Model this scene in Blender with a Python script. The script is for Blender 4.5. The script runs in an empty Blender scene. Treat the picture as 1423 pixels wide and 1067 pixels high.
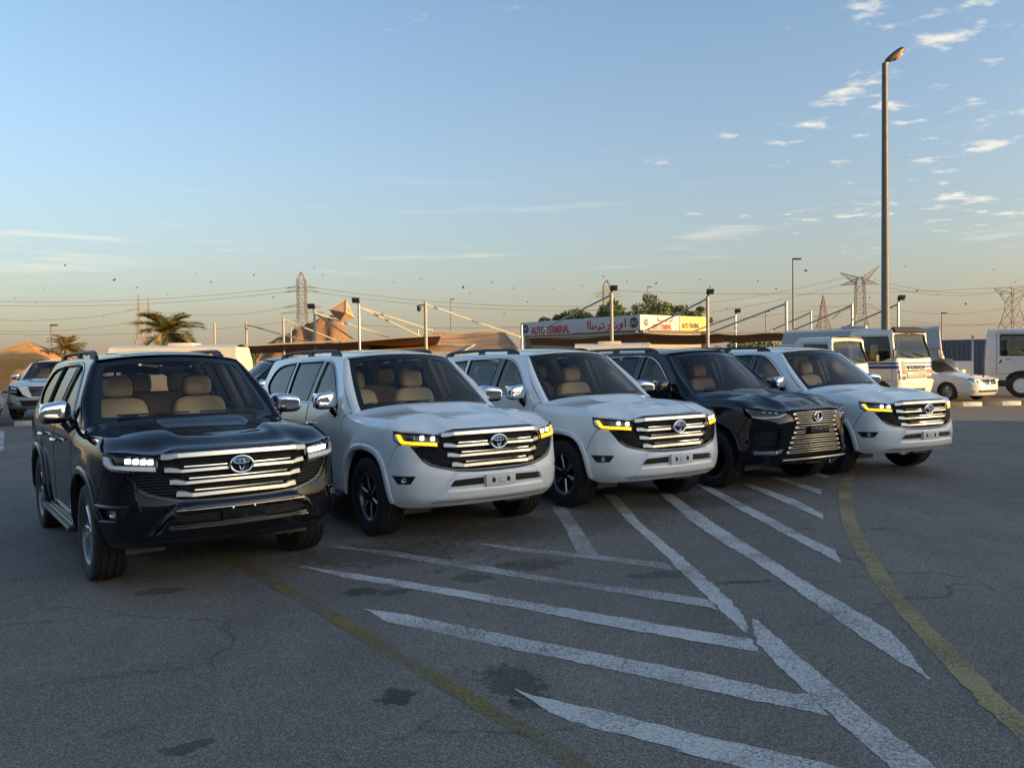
import bpy, bmesh, math, random
import numpy as np
from mathutils import Vector, Matrix
from mathutils.geometry import delaunay_2d_cdt

random.seed(7)
RNG = np.random.default_rng(11)
scene = bpy.context.scene
COL = scene.collection
rad = math.radians

# ------------------------------------------------------------------ camera
CAM_H = 1.7425
F_PX, PITCH, ROLL = 1146.4, -0.02804, -0.01547
cam_d = bpy.data.cameras.new('camera')
cam_d.sensor_fit = 'HORIZONTAL'; cam_d.sensor_width = 36.0
cam_d.lens = F_PX / 1423.0 * 36.0
cam_d.clip_start = 0.05; cam_d.clip_end = 6000
cam = bpy.data.objects.new('camera', cam_d); COL.objects.link(cam)
_f = Vector((0, math.cos(PITCH), math.sin(PITCH)))
_u = Vector((0, -math.sin(PITCH), math.cos(PITCH)))
_x = Vector((1, 0, 0))
_r = _x * math.cos(ROLL) + _u * math.sin(ROLL)
_v = -_x * math.sin(ROLL) + _u * math.cos(ROLL)
M = Matrix.Identity(4)
for i in range(3):
    M[i][0], M[i][1], M[i][2] = _r[i], _v[i], -_f[i]
M[2][3] = CAM_H
cam.matrix_world = M
scene.camera = cam

# ------------------------------------------------------------------ world, sun, exposure
SUN_EL, SUN_AZ = rad(8), rad(112)          # azimuth clockwise from +Y (the view axis)
world = bpy.data.worlds.new('World'); scene.world = world
world.use_nodes = True
wt = world.node_tree; wt.nodes.clear()
wn = lambda t, **k: (lambda n: ([setattr(n, a, b) for a, b in k.items()], n)[1])(wt.nodes.new(t))
wl = wt.links.new
out = wn('ShaderNodeOutputWorld'); bg = wn('ShaderNodeBackground')
sky = wn('ShaderNodeTexSky', sky_type='NISHITA', sun_disc=False, sun_elevation=SUN_EL, sun_rotation=SUN_AZ,
         altitude=0, air_density=1.0, dust_density=1.5, ozone_density=2.2)
bg.inputs['Strength'].default_value = 0.125
geo = wn('ShaderNodeNewGeometry')
tc = wn('ShaderNodeTexCoord')
sep = wn('ShaderNodeSeparateXYZ'); wl(tc.outputs['Generated'], sep.inputs[0])
def wmath(op, a, b=None, c=None, clamp=False):
    n = wn('ShaderNodeMath', operation=op, use_clamp=clamp)
    for i, v in enumerate((a, b, c)):
        if v is None: continue
        if isinstance(v, (int, float)): n.inputs[i].default_value = v
        else: wl(v, n.inputs[i])
    return n.outputs[0]
# desert dust near the horizon: the same all the way round
el = wmath('MAXIMUM', sep.outputs[2], 0.0)
haze = wmath('POWER', 2.71828, wmath('MULTIPLY', el, -5.4))
SUN_V = Vector((math.sin(SUN_AZ) * math.cos(SUN_EL), math.cos(SUN_AZ) * math.cos(SUN_EL), math.sin(SUN_EL)))
sdot = wn('ShaderNodeVectorMath', operation='DOT_PRODUCT'); wl(tc.outputs['Generated'], sdot.inputs[0]); sdot.inputs[1].default_value = SUN_V
fwd = wmath('POWER', wmath('MAXIMUM', sdot.outputs['Value'], 0.0), 2.0)          # dust scatters forward: brighter round the sun
hcol = wn('ShaderNodeVectorMath', operation='MULTIPLY_ADD'); hcol.inputs[0].default_value = (4.6, 3.2, 1.5); hcol.inputs[2].default_value = (1.22, .985, .78)
fv = wn('ShaderNodeCombineXYZ')
for i_ in range(3): wl(fwd, fv.inputs[i_])
wl(fv.outputs[0], hcol.inputs[1])
hz = wn('ShaderNodeMix', data_type='RGBA', blend_type='MIX')
wl(wmath('MULTIPLY', haze, 0.94), hz.inputs[0]); wl(sky.outputs[0], hz.inputs[6]); wl(hcol.outputs[0], hz.inputs[7])
# cloud sheet: project the view direction on a plane overhead
inv = wmath('DIVIDE', 1.0, wmath('ADD', el, 0.05))
cx = wmath('MULTIPLY', sep.outputs[0], inv); cy = wmath('MULTIPLY', sep.outputs[1], inv)
comb = wn('ShaderNodeCombineXYZ'); wl(cx, comb.inputs[0]); wl(cy, comb.inputs[1])
cmap = wn('ShaderNodeMapping'); wl(comb.outputs[0], cmap.inputs[0])
cmap.inputs['Rotation'].default_value = (0, 0, rad(-28)); cmap.inputs['Scale'].default_value = (1.0, 1.15, 1)
n1 = wn('ShaderNodeTexNoise'); n1.inputs['Scale'].default_value = 6.0; n1.inputs['Detail'].default_value = 7; n1.inputs['Roughness'].default_value = .6
n2 = wn('ShaderNodeTexNoise'); n2.inputs['Scale'].default_value = 1.4; n2.inputs['Detail'].default_value = 2
wl(cmap.outputs[0], n1.inputs[0]); wl(cmap.outputs[0], n2.inputs[0])
# the cloud field lies ahead to the right and thins out to the left
bank = wn('ShaderNodeVectorMath', operation='DOT_PRODUCT'); wl(tc.outputs['Generated'], bank.inputs[0])
bank.inputs[1].default_value = Vector((.62, .72, .30)).normalized()
bm_ = wn('ShaderNodeMapRange', interpolation_type='SMOOTHSTEP'); wl(bank.outputs['Value'], bm_.inputs[0])
bm_.inputs[1].default_value = .84; bm_.inputs[2].default_value = 1.0; bm_.inputs[3].default_value = -.10; bm_.inputs[4].default_value = .085
den = wmath('ADD', wmath('ADD', n1.outputs[0], bm_.outputs[0]), wmath('MULTIPLY', wmath('SUBTRACT', n2.outputs[0], 0.5), .55))
cr = wn('ShaderNodeMapRange', interpolation_type='SMOOTHSTEP'); wl(den, cr.inputs[0])
cr.inputs[1].default_value = 0.61; cr.inputs[2].default_value = 0.80; cr.inputs[3].default_value = 0; cr.inputs[4].default_value = .78
# thin veils low over the horizon
n3 = wn('ShaderNodeTexNoise'); n3.inputs['Scale'].default_value = 3.2; n3.inputs['Detail'].default_value = 5
c3 = wn('ShaderNodeMapping'); wl(tc.outputs['Generated'], c3.inputs[0]); c3.inputs['Scale'].default_value = (1.6, 1.6, 22); c3.inputs['Location'].default_value = (.4, 1.3, .2)
wl(c3.outputs[0], n3.inputs[0])
v3 = wn('ShaderNodeMapRange', interpolation_type='SMOOTHSTEP'); wl(n3.outputs[0], v3.inputs[0])
v3.inputs[1].default_value = .56; v3.inputs[2].default_value = .74; v3.inputs[4].default_value = .34
lowb = wmath('MULTIPLY', wmath('POWER', 2.71828, wmath('MULTIPLY', wmath('POWER', wmath('MULTIPLY', wmath('SUBTRACT', el, .135), 18.0), 2.0), -1.0)), v3.outputs[0])
fade = wn('ShaderNodeMapRange', interpolation_type='SMOOTHSTEP'); wl(sep.outputs[2], fade.inputs[0])
fade.inputs[1].default_value = 0.08; fade.inputs[2].default_value = 0.17
cm = wn('ShaderNodeMix', data_type='RGBA', blend_type='MIX')
wl(wmath('ADD', wmath('MULTIPLY', cr.outputs[0], fade.outputs[0]), lowb, clamp=True), cm.inputs[0]); wl(hz.outputs[2], cm.inputs[6])
cm.inputs[7].default_value = (3.1, 2.85, 2.4, 1)
wl(cm.outputs[2], bg.inputs[0]); wl(bg.outputs[0], out.inputs[0])

sun_d = bpy.data.lights.new('sun', 'SUN'); sun_d.energy = 3.2; sun_d.angle = rad(0.6); sun_d.color = (1.0, .64, .28)
sun = bpy.data.objects.new('sun', sun_d); COL.objects.link(sun)
SUN_DIR = Vector((math.sin(SUN_AZ) * math.cos(SUN_EL), math.cos(SUN_AZ) * math.cos(SUN_EL), math.sin(SUN_EL)))
sun.rotation_euler = (-SUN_DIR).to_track_quat('-Z', 'Y').to_euler()

scene.render.engine = 'CYCLES'
vs = scene.view_settings
vs.view_transform = 'Standard'; vs.look = 'None'; vs.gamma = 1.0; vs.exposure = 1.5; vs.use_curve_mapping = False
scene.cycles.max_bounces = 10; scene.cycles.transparent_max_bounces = 16; scene.cycles.glossy_bounces = 5
# ================================================================== materials
MATS = {}
def mat(name, color=(.5, .5, .5), rough=.5, metal=0.0, coat=0.0, coat_rough=.03, emit=None, estr=0, spec=.5, noise=None, bump=None):
    """noise=(scale, amount): mottles the colour; bump=(scale, strength, distance)"""
    if name in MATS: return MATS[name]
    m = bpy.data.materials.new(name); m.use_nodes = True
    nt = m.node_tree; b = nt.nodes['Principled BSDF']
    b.inputs['Base Color'].default_value = (*color, 1); b.inputs['Roughness'].default_value = rough
    b.inputs['Metallic'].default_value = metal; b.inputs['Specular IOR Level'].default_value = spec
    b.inputs['Coat Weight'].default_value = coat; b.inputs['Coat Roughness'].default_value = coat_rough
    if emit: b.inputs['Emission Color'].default_value = (*emit, 1); b.inputs['Emission Strength'].default_value = estr
    if noise or bump:
        tcn = nt.nodes.new('ShaderNodeTexCoord')
    if noise:
        nz = nt.nodes.new('ShaderNodeTexNoise'); nz.inputs['Scale'].default_value = noise[0]; nz.inputs['Detail'].default_value = 6
        nt.links.new(tcn.outputs['Object'], nz.inputs[0])
        mr = nt.nodes.new('ShaderNodeMapRange'); nt.links.new(nz.outputs[0], mr.inputs[0])
        mr.inputs[1].default_value = .3; mr.inputs[2].default_value = .7; mr.inputs[3].default_value = 1 - noise[1]; mr.inputs[4].default_value = 1 + noise[1]
        mx = nt.nodes.new('ShaderNodeVectorMath'); mx.operation = 'SCALE'; mx.inputs[0].default_value = color
        nt.links.new(mr.outputs[0], mx.inputs['Scale']); nt.links.new(mx.outputs[0], b.inputs['Base Color'])
    if bump:
        nb = nt.nodes.new('ShaderNodeTexNoise'); nb.inputs['Scale'].default_value = bump[0]; nb.inputs['Detail'].default_value = 4
        nt.links.new(tcn.outputs['Object'], nb.inputs[0])
        bp = nt.nodes.new('ShaderNodeBump'); bp.inputs['Strength'].default_value = bump[1]; bp.inputs['Distance'].default_value = bump[2]
        nt.links.new(nb.outputs[0], bp.inputs['Height']); nt.links.new(bp.outputs[0], b.inputs['Normal'])
    MATS[name] = m
    return m

def glass(name, tint, ior=1.5, rough=0.0):
    """thin sheet: tinted straight-through light plus a Fresnel reflection"""
    if name in MATS: return MATS[name]
    m = bpy.data.materials.new(name); m.use_nodes = True
    nt = m.node_tree; nt.nodes.clear()
    o = nt.nodes.new('ShaderNodeOutputMaterial'); mx = nt.nodes.new('ShaderNodeMixShader')
    t = nt.nodes.new('ShaderNodeBsdfTransparent'); t.inputs[0].default_value = (*tint, 1)
    g = nt.nodes.new('ShaderNodeBsdfGlossy'); g.inputs['Roughness'].default_value = rough
    f = nt.nodes.new('ShaderNodeFresnel'); f.inputs[0].default_value = ior
    ml = nt.nodes.new('ShaderNodeMath'); ml.operation = 'MULTIPLY'; ml.inputs[1].default_value = 1.1; ml.use_clamp = True
    nt.links.new(f.outputs[0], ml.inputs[0]); nt.links.new(ml.outputs[0], mx.inputs[0])
    nt.links.new(t.outputs[0], mx.inputs[1]); nt.links.new(g.outputs[0], mx.inputs[2]); nt.links.new(mx.outputs[0], o.inputs[0])
    MATS[name] = m
    return m

WHITE = mat('white_pearl_paint', (.84, .825, .78), .32, coat=1.0)
BLACK = mat('black_paint', (.004, .005, .008), .3, coat=1.0, coat_rough=.012, spec=0.0)
CHROME = mat('chrome', (.82, .83, .85), .08, 1.0)
SATIN = mat('satin_chrome', (.70, .665, .61), .22, 1.0)
DARKCHROME = mat('dark_chrome', (.16, .16, .17), .15, 1.0)
PLASTIC = mat('black_plastic', (.012, .012, .013), .45)
GLOSSBLK = mat('gloss_black', (.006, .006, .007), .12, coat=.6)
RUBBER = mat('tyre_rubber', (.022, .021, .02), .75, bump=(60, .15, .002))
UNDER = mat('underbody_black', (.008, .008, .009), .8)
SPAT = mat('grey_primer_plastic', (.17, .16, .13), .6)
TAN = mat('tan_leather', (.84, .58, .29), .5, bump=(30, .2, .004))
TAN2 = mat('caramel_leather', (.45, .21, .09), .5, bump=(30, .2, .004))
HEADLINER = mat('beige_headliner', (.70, .58, .41), .9)
DASH = mat('dark_dashboard', (.02, .02, .021), .6)
WINDSHIELD = glass('windscreen_glass', (.92, .95, .93))
SIDEGLASS = glass('side_glass', (.82, .87, .85))
TINT = glass('tinted_glass', (.28, .30, .30))
LENS = glass('lamp_lens', (.97, .97, .97), 1.28)
FILM = glass('plastic_film', (.97, .96, .93), 1.25, .10)
LED = mat('white_led', (.9, .9, .9), .2, emit=(.93, .97, 1.0), estr=.95)
LEDOFF = mat('lamp_reflector', (.75, .76, .78), .12, 1.0)
AMBER = mat('amber_led', (.9, .45, .01), .3, emit=(1.0, .50, .015), estr=.72)
SILVER = mat('silver_lamp_trim', (.86, .85, .83), .35, .0)
REDLENS = mat('red_lens', (.35, .01, .01), .15, coat=1)
ALLOY = mat('alloy_silver', (.62, .63, .65), .22, 1.0)
ALLOYGREY = mat('alloy_grey', (.16, .165, .175), .3, .9)
BLADE = mat('grille_silver', (.30, .31, .33), .22, 1.0)
ALLOYDARK = mat('alloy_black', (.015, .015, .017), .25, .3)
PLATE = mat('plate_backing_white', (.7, .7, .67), .4)
STEEL = mat('galvanised_steel', (.42, .42, .41), .45, .7, noise=(6, .15))

# ================================================================== mesh helpers
def link(o, parent=None):
    COL.objects.link(o)
    if parent: o.parent = parent
    return o
def tag(o, label=None, cat=None, group=None, kind=None):
    if label: o['label'] = label
    if cat: o['category'] = cat
    if group: o['group'] = group
    if kind: o['kind'] = kind
    return o
def empty(name, loc=(0, 0, 0), rz=0.0, parent=None):
    o = bpy.data.objects.new(name, None); o.location = loc; o.rotation_euler = (0, 0, rz); o.empty_display_size = .2
    return link(o, parent)
def mesh_obj(name, V, F, material, parent=None, N=None, smooth=35, mats=None, mi=None):
    me = bpy.data.meshes.new(name)
    me.from_pydata([tuple(v) for v in V], [], [tuple(int(i) for i in f) for f in F])
    for mm in (mats or [material]): me.materials.append(mm)
    if mi is not None: me.polygons.foreach_set('material_index', mi)
    me.update()
    if N is not None:
        me.shade_smooth(); me.normals_split_custom_set_from_vertices([tuple(n) for n in N])
    elif smooth:
        me.shade_smooth(); me.set_sharp_from_angle(angle=rad(smooth))
    o = bpy.data.objects.new(name, me)
    return link(o, parent)
def copy_tree(o, parent=None):
    c = o.copy(); COL.objects.link(c)
    if parent: c.parent = parent
    for ch in list(o.children): copy_tree(ch, c)
    return c

class MB:
    """collects shapes into one mesh"""
    def __init__(s): s.V = []; s.F = []
    def add(s, V, F):
        k = len(s.V); s.V += [tuple(v) for v in V]; s.F += [tuple(i + k for i in f) for f in F]; return s
    def box(s, c, d, rot=None, bev=0.0, taper=None):
        hx, hy, hz = d[0] / 2, d[1] / 2, d[2] / 2
        if bev <= 0:
            V = [Vector((x, y, z)) for z in (-hz, hz) for y in (-hy, hy) for x in (-hx, hx)]
            F = [(0, 2, 3, 1), (4, 5, 7, 6), (0, 1, 5, 4), (2, 6, 7, 3), (0, 4, 6, 2), (1, 3, 7, 5)]
        else:
            bm = bmesh.new(); bmesh.ops.create_cube(bm, size=1)
            for v in bm.verts: v.co = Vector((v.co.x * 2 * hx, v.co.y * 2 * hy, v.co.z * 2 * hz))
            bmesh.ops.bevel(bm, geom=list(bm.edges), offset=min(bev, .49 * min(d)), segments=2, affect='EDGES', profile=.6)
            bm.verts.index_update()
            V = [v.co.copy() for v in bm.verts]; F = [[v.index for v in f.verts] for f in bm.faces]; bm.free()
        if taper:
            for v in V:
                if v.z > 0: v.x *= taper[0]; v.y *= taper[1]
        if rot is not None:
            R = rot if isinstance(rot, Matrix) else Matrix.Rotation(rot, 3, 'Z')
            V = [R @ v for v in V]
        c = Vector(c)
        return s.add([v + c for v in V], F)
    def bar(s, a, b, w, h=None, up=(0, 0, 1)):
        a = Vector(a); b = Vector(b); h = h or w
        z = (b - a); L = z.length
        if L < 1e-6: return s
        z /= L
        u = Vector(up)
        if abs(u.dot(z)) > .98: u = Vector((1, 0, 0))
        x = z.cross(u).normalized(); y = x.cross(z)
        R = Matrix((x, y, z)).transposed()
        return s.box((a + b) / 2, (w, h, L), R)
    def tube(s, path, r, n=8, closed=False, caps=True):
        P = [Vector(p) for p in path]; m = len(P)
        rs = r if hasattr(r, '__len__') else [r] * m
        V = []; prev = None
        for i, p in enumerate(P):
            if closed: d = P[(i + 1) % m] - P[i - 1]
            else: d = P[min(i + 1, m - 1)] - P[max(i - 1, 0)]
            d = d.normalized() if d.length > 1e-9 else Vector((0, 0, 1))
            if prev is None:
                q = Vector((0, 0, 1)) if abs(d.z) < .9 else Vector((1, 0, 0))
            else: q = prev
            x = d.cross(q).normalized(); y = x.cross(d).normalized(); prev = y
            for k in range(n):
                a = 2 * math.pi * k / n
                V.append(p + (x * math.cos(a) + y * math.sin(a)) * rs[i])
        F = []
        for i in range(m if closed else m - 1):
            j = (i + 1) % m
            for k in range(n):
                l = (k + 1) % n
                F.append((i * n + k, i * n + l, j * n + l, j * n + k))
        if caps and not closed:
            F.append(tuple(range(n))[::-1]); F.append(tuple((m - 1) * n + k for k in range(n)))
        return s.add(V, F)
    def lathe(s, prof, n=40, axis='x', c=(0, 0, 0), closed=False):
        """prof: (a, r) along the axis"""
        V = []; m = len(prof)
        for a, r in prof:
            for k in range(n):
                t = 2 * math.pi * k / n
                p = (a, r * math.cos(t), r * math.sin(t))
                p = {'x': p, 'y': (p[1], p[0], p[2]), 'z': (p[1], p[2], p[0])}[axis]
                V.append((p[0] + c[0], p[1] + c[1], p[2] + c[2]))
        F = []
        for i in range(m if closed else m - 1):
            j = (i + 1) % m
            for k in range(n):
                l = (k + 1) % n
                F.append((i * n + k, i * n + l, j * n + l, j * n + k))
        return s.add(V, F)
    def prism(s, poly, o, ex, ey, ez, depth):
        """2D polygon in the (ex, ey) plane at o, extruded by depth along ez"""
        o, ex, ey, ez = map(Vector, (o, ex, ey, ez)); n = len(poly)
        V = [o + ex * a + ey * b for a, b in poly] + [o + ex * a + ey * b + ez * depth for a, b in poly]
        F = [tuple(range(n))[::-1], tuple(range(n, 2 * n))] + [(i, (i + 1) % n, n + (i + 1) % n, n + i) for i in range(n)]
        return s.add(V, F)
    def sup(s, c, d, e=.4, rot=None, n=12):
        """superellipsoid cushion"""
        sg = lambda v, p: math.copysign(abs(v) ** p, v)
        V = []; F = []; N = 2 * n
        for i in range(n + 1):
            a = -math.pi / 2 + math.pi * i / n
            for k in range(N):
                b = 2 * math.pi * k / N
                V.append(Vector((sg(math.cos(a), e) * sg(math.cos(b), e) * d[0] / 2, sg(math.cos(a), e) * sg(math.sin(b), e) * d[1] / 2, sg(math.sin(a), e) * d[2] / 2)))
        for i in range(n):
            for k in range(N):
                l = (k + 1) % N
                F.append((i * N + k, i * N + l, (i + 1) * N + l, (i + 1) * N + k))
        if rot is not None: V = [rot @ v for v in V]
        c = Vector(c)
        return s.add([v + c for v in V], F)
    def mirror(s):
        k = len(s.V); s.V += [(-x, y, z) for x, y, z in s.V]; s.F += [tuple(i + k for i in f)[::-1] for f in list(s.F)]; return s
    def flipx(s):
        s.V = [(-x, y, z) for x, y, z in s.V]; s.F = [f[::-1] for f in s.F]; return s
    def build(s, name, material, parent=None, smooth=35): 
        bmx = None
        o = mesh_obj(name, s.V, s.F, material, parent, smooth=0)
        bm = bmesh.new(); bm.from_mesh(o.data); bmesh.ops.recalc_face_normals(bm, faces=bm.faces); bm.to_mesh(o.data); bm.free()
        if smooth: o.data.shade_smooth(); o.data.set_sharp_from_angle(angle=rad(smooth))
        return o

# ------------------------------------------------------------------ 2D polygon tools
def rnd(pts, n=5):
    """round the corners that carry a radius: (u, t) or (u, t, r)"""
    out_ = []; m = len(pts)
    for i, p in enumerate(pts):
        r = p[2] if len(p) > 2 else 0
        b = Vector(p[:2]); a = Vector(pts[i - 1][:2]); c = Vector(pts[(i + 1) % m][:2])
        if r <= 0: out_.append(tuple(b)); continue
        la, lc = (a - b).length, (c - b).length
        r1 = min(r, la * .49); r2 = min(r, lc * .49)
        p0 = b + (a - b) * (r1 / la); p2 = b + (c - b) * (r2 / lc)
        for k in range(n + 1):
            w = k / n
            out_.append(tuple(p0 * (1 - w) ** 2 + b * 2 * w * (1 - w) + p2 * w * w))
    return out_
def dens(poly, res):
    o = []; m = len(poly)
    for i in range(m):
        a = np.array(poly[i][:2], float); b = np.array(poly[(i + 1) % m][:2], float)
        k = max(1, int(math.ceil(np.linalg.norm(b - a) / res)))
        for j in range(k): o.append(tuple(a + (b - a) * j / k))
    return o
def inside(P, poly):
    poly = np.asarray(poly, float)[:, :2]; x, y = P[:, 0:1], P[:, 1:2]
    a = poly; b = np.roll(poly, -1, 0)
    c = (a[:, 1] > y) != (b[:, 1] > y)
    with np.errstate(divide='ignore', invalid='ignore'):
        xi = (b[:, 0] - a[:, 0]) * (y - a[:, 1]) / (b[:, 1] - a[:, 1]) + a[:, 0]
    return (np.sum(c & (x < xi), 1) % 2) == 1
def dist_poly(P, poly):
    a = np.asarray(poly, float)[:, :2]; b = np.roll(a, -1, 0)
    d = b - a; L = (d ** 2).sum(1) + 1e-12
    t = np.clip(((P[:, None] - a) * d).sum(2) / L, 0, 1)
    q = a + t[..., None] * d
    return np.sqrt(((P[:, None] - q) ** 2).sum(2)).min(1)
def fill(outer, holes=(), res=.03):
    outer = dens(outer, res * .8); holes = [dens(h, res * .8) for h in holes]
    o = np.array(outer); lo, hi = o.min(0), o.max(0)
    xs = np.arange(lo[0] + res / 2, hi[0], res); ys = np.arange(lo[1] + res / 2, hi[1], res * .866)
    G = np.array([(x + (res / 2 if j % 2 else 0), y) for j, y in enumerate(ys) for x in xs]).reshape(-1, 2)
    if len(G):
        ok = inside(G, outer) & (dist_poly(G, outer) > res * .45)
        for h in holes: ok &= ~inside(G, h); 
        G = G[ok]
        for h in holes:
            if len(G): G = G[dist_poly(G, h) > res * .45]
    vs_, es = [], []
    for lp in [outer] + holes:
        k = len(vs_); vs_ += lp; es += [(k + i, k + (i + 1) % len(lp)) for i in range(len(lp))]
    vs_ += [tuple(g) for g in G]
    r = delaunay_2d_cdt([Vector(v) for v in vs_], es, [], 0, 1e-6)
    P = np.array([tuple(v) for v in r[0]]); T = np.array([f for f in r[2]], int)
    c = P[T].mean(1)
    ok = inside(c, outer)
    for h in holes: ok &= ~inside(c, h)
    T = T[ok]
    used = np.unique(T); mp = -np.ones(len(P), int); mp[used] = np.arange(len(used))
    P = P[used]; T = mp[T]
    a = P[T]; ar = (a[:, 1, 0] - a[:, 0, 0]) * (a[:, 2, 1] - a[:, 0, 1]) - (a[:, 2, 0] - a[:, 0, 0]) * (a[:, 1, 1] - a[:, 0, 1])
    T[ar < 0] = T[ar < 0][:, ::-1]
    return P, T
def snormal(surf, U, h=2e-3):
    du = surf(U[:, 0] + h, U[:, 1]) - surf(U[:, 0] - h, U[:, 1])
    dt = surf(U[:, 0], U[:, 1] + h) - surf(U[:, 0], U[:, 1] - h)
    n = np.cross(du, dt); n /= np.linalg.norm(n, axis=1)[:, None] + 1e-12
    return n
def patch(surf, outer, holes=(), res=.035, lift=0.0, flange=.012, out_dir=None, half=False, liftf=None):
    """polygon in the surface's own coordinates -> V, F, N (with edges turned in by flange)"""
    U, T = fill(outer, holes, res)
    P = surf(U[:, 0], U[:, 1]); n = snormal(surf, U)
    if half:
        c0 = np.abs(P[:, 0]) < 6e-3; n[c0, 0] = 0; n[c0] /= np.linalg.norm(n[c0], axis=1)[:, None] + 1e-12
    sgn = 1.0
    if out_dir is not None:
        if np.sum(n.mean(0) * np.array(out_dir)) < 0: sgn = -1.0
    n = n * sgn
    if sgn < 0: T = T[:, ::-1]
    L = lift + (liftf(U) if liftf is not None else 0)
    P = P + n * (np.asarray(L)[..., None] if np.ndim(L) else L)
    if half: P[np.abs(P[:, 0]) < 6e-3, 0] = 0
    V, N, F = P, n, [tuple(t) for t in T]
    if flange > 0:
        cnt = {}
        for t in T:
            for i in range(3):
                a, b = int(t[i]), int(t[(i + 1) % 3])
                cnt[(min(a, b), max(a, b))] = None if (min(a, b), max(a, b)) in cnt else (a, b)
        E = [e for e in cnt.values() if e]
        if half: E = [e for e in E if not (abs(P[e[0], 0]) < 1e-4 and abs(P[e[1], 0]) < 1e-4)]
        if E:
            out = []; on = []; ff = []
            k = len(V)
            for a, b in E:
                d = P[b] - P[a]; w = np.cross(d, n[a]); w /= np.linalg.norm(w) + 1e-12
                i = k + len(out)
                out += [P[a], P[b], P[b] - n[b] * flange, P[a] - n[a] * flange]
                on += [w, w, w, w]
                ff.append((i + 1, i, i + 3, i + 2))
            V = np.vstack([V, out]); N = np.vstack([N, on]); F = F + ff
    return V, F, N
def mir(p):
    V, F, N = p
    s = np.array([-1, 1, 1])
    return V * s, [f[::-1] for f in F], N * s
def join(*ps):
    V = np.vstack([p[0] for p in ps]); N = np.vstack([p[2] for p in ps]); F = []; k = 0
    for p in ps: F += [tuple(i + k for i in f) for f in p[1]]; k += len(p[0])
    return V, F, N
def pobj(name, p, material, parent=None): return mesh_obj(name, p[0], p[1], material, parent, N=p[2])

def spline(xk, yk):
    """natural cubic spline, vectorised, linear beyond the ends"""
    x = np.asarray(xk, float); y = np.asarray(yk, float); n = len(x); h = np.diff(x)
    A = np.eye(n); r = np.zeros((n,) + y.shape[1:])
    for i in range(1, n - 1):
        A[i, i - 1], A[i, i], A[i, i + 1] = h[i - 1], 2 * (h[i - 1] + h[i]), h[i]
        r[i] = 6 * ((y[i + 1] - y[i]) / h[i] - (y[i] - y[i - 1]) / h[i - 1])
    m = np.linalg.solve(A, r)
    def f(t):
        t = np.asarray(t, float); i = np.clip(np.searchsorted(x, t) - 1, 0, n - 2)
        tc_ = np.clip(t, x[0], x[-1]); ex = t - tc_
        a = x[i + 1] - tc_; b = tc_ - x[i]; H = h[i]
        if y.ndim > 1: a, b, H, ex = a[..., None], b[..., None], H[..., None], ex[..., None]
        v = (m[i] * a ** 3 + m[i + 1] * b ** 3) / (6 * H) + (y[i] / H - m[i] * H / 6) * a + (y[i + 1] / H - m[i + 1] * H / 6) * b
        sl = (m[i + 1] * b ** 2 - m[i] * a ** 2) / (2 * H) + (y[i + 1] - y[i]) / H - (m[i + 1] - m[i]) * H / 6
        return v + sl * ex
    return f
def sst(a, b, x):
    t = np.clip((np.asarray(x, float) - a) / (b - a), 0, 1); return t * t * (3 - 2 * t)
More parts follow.
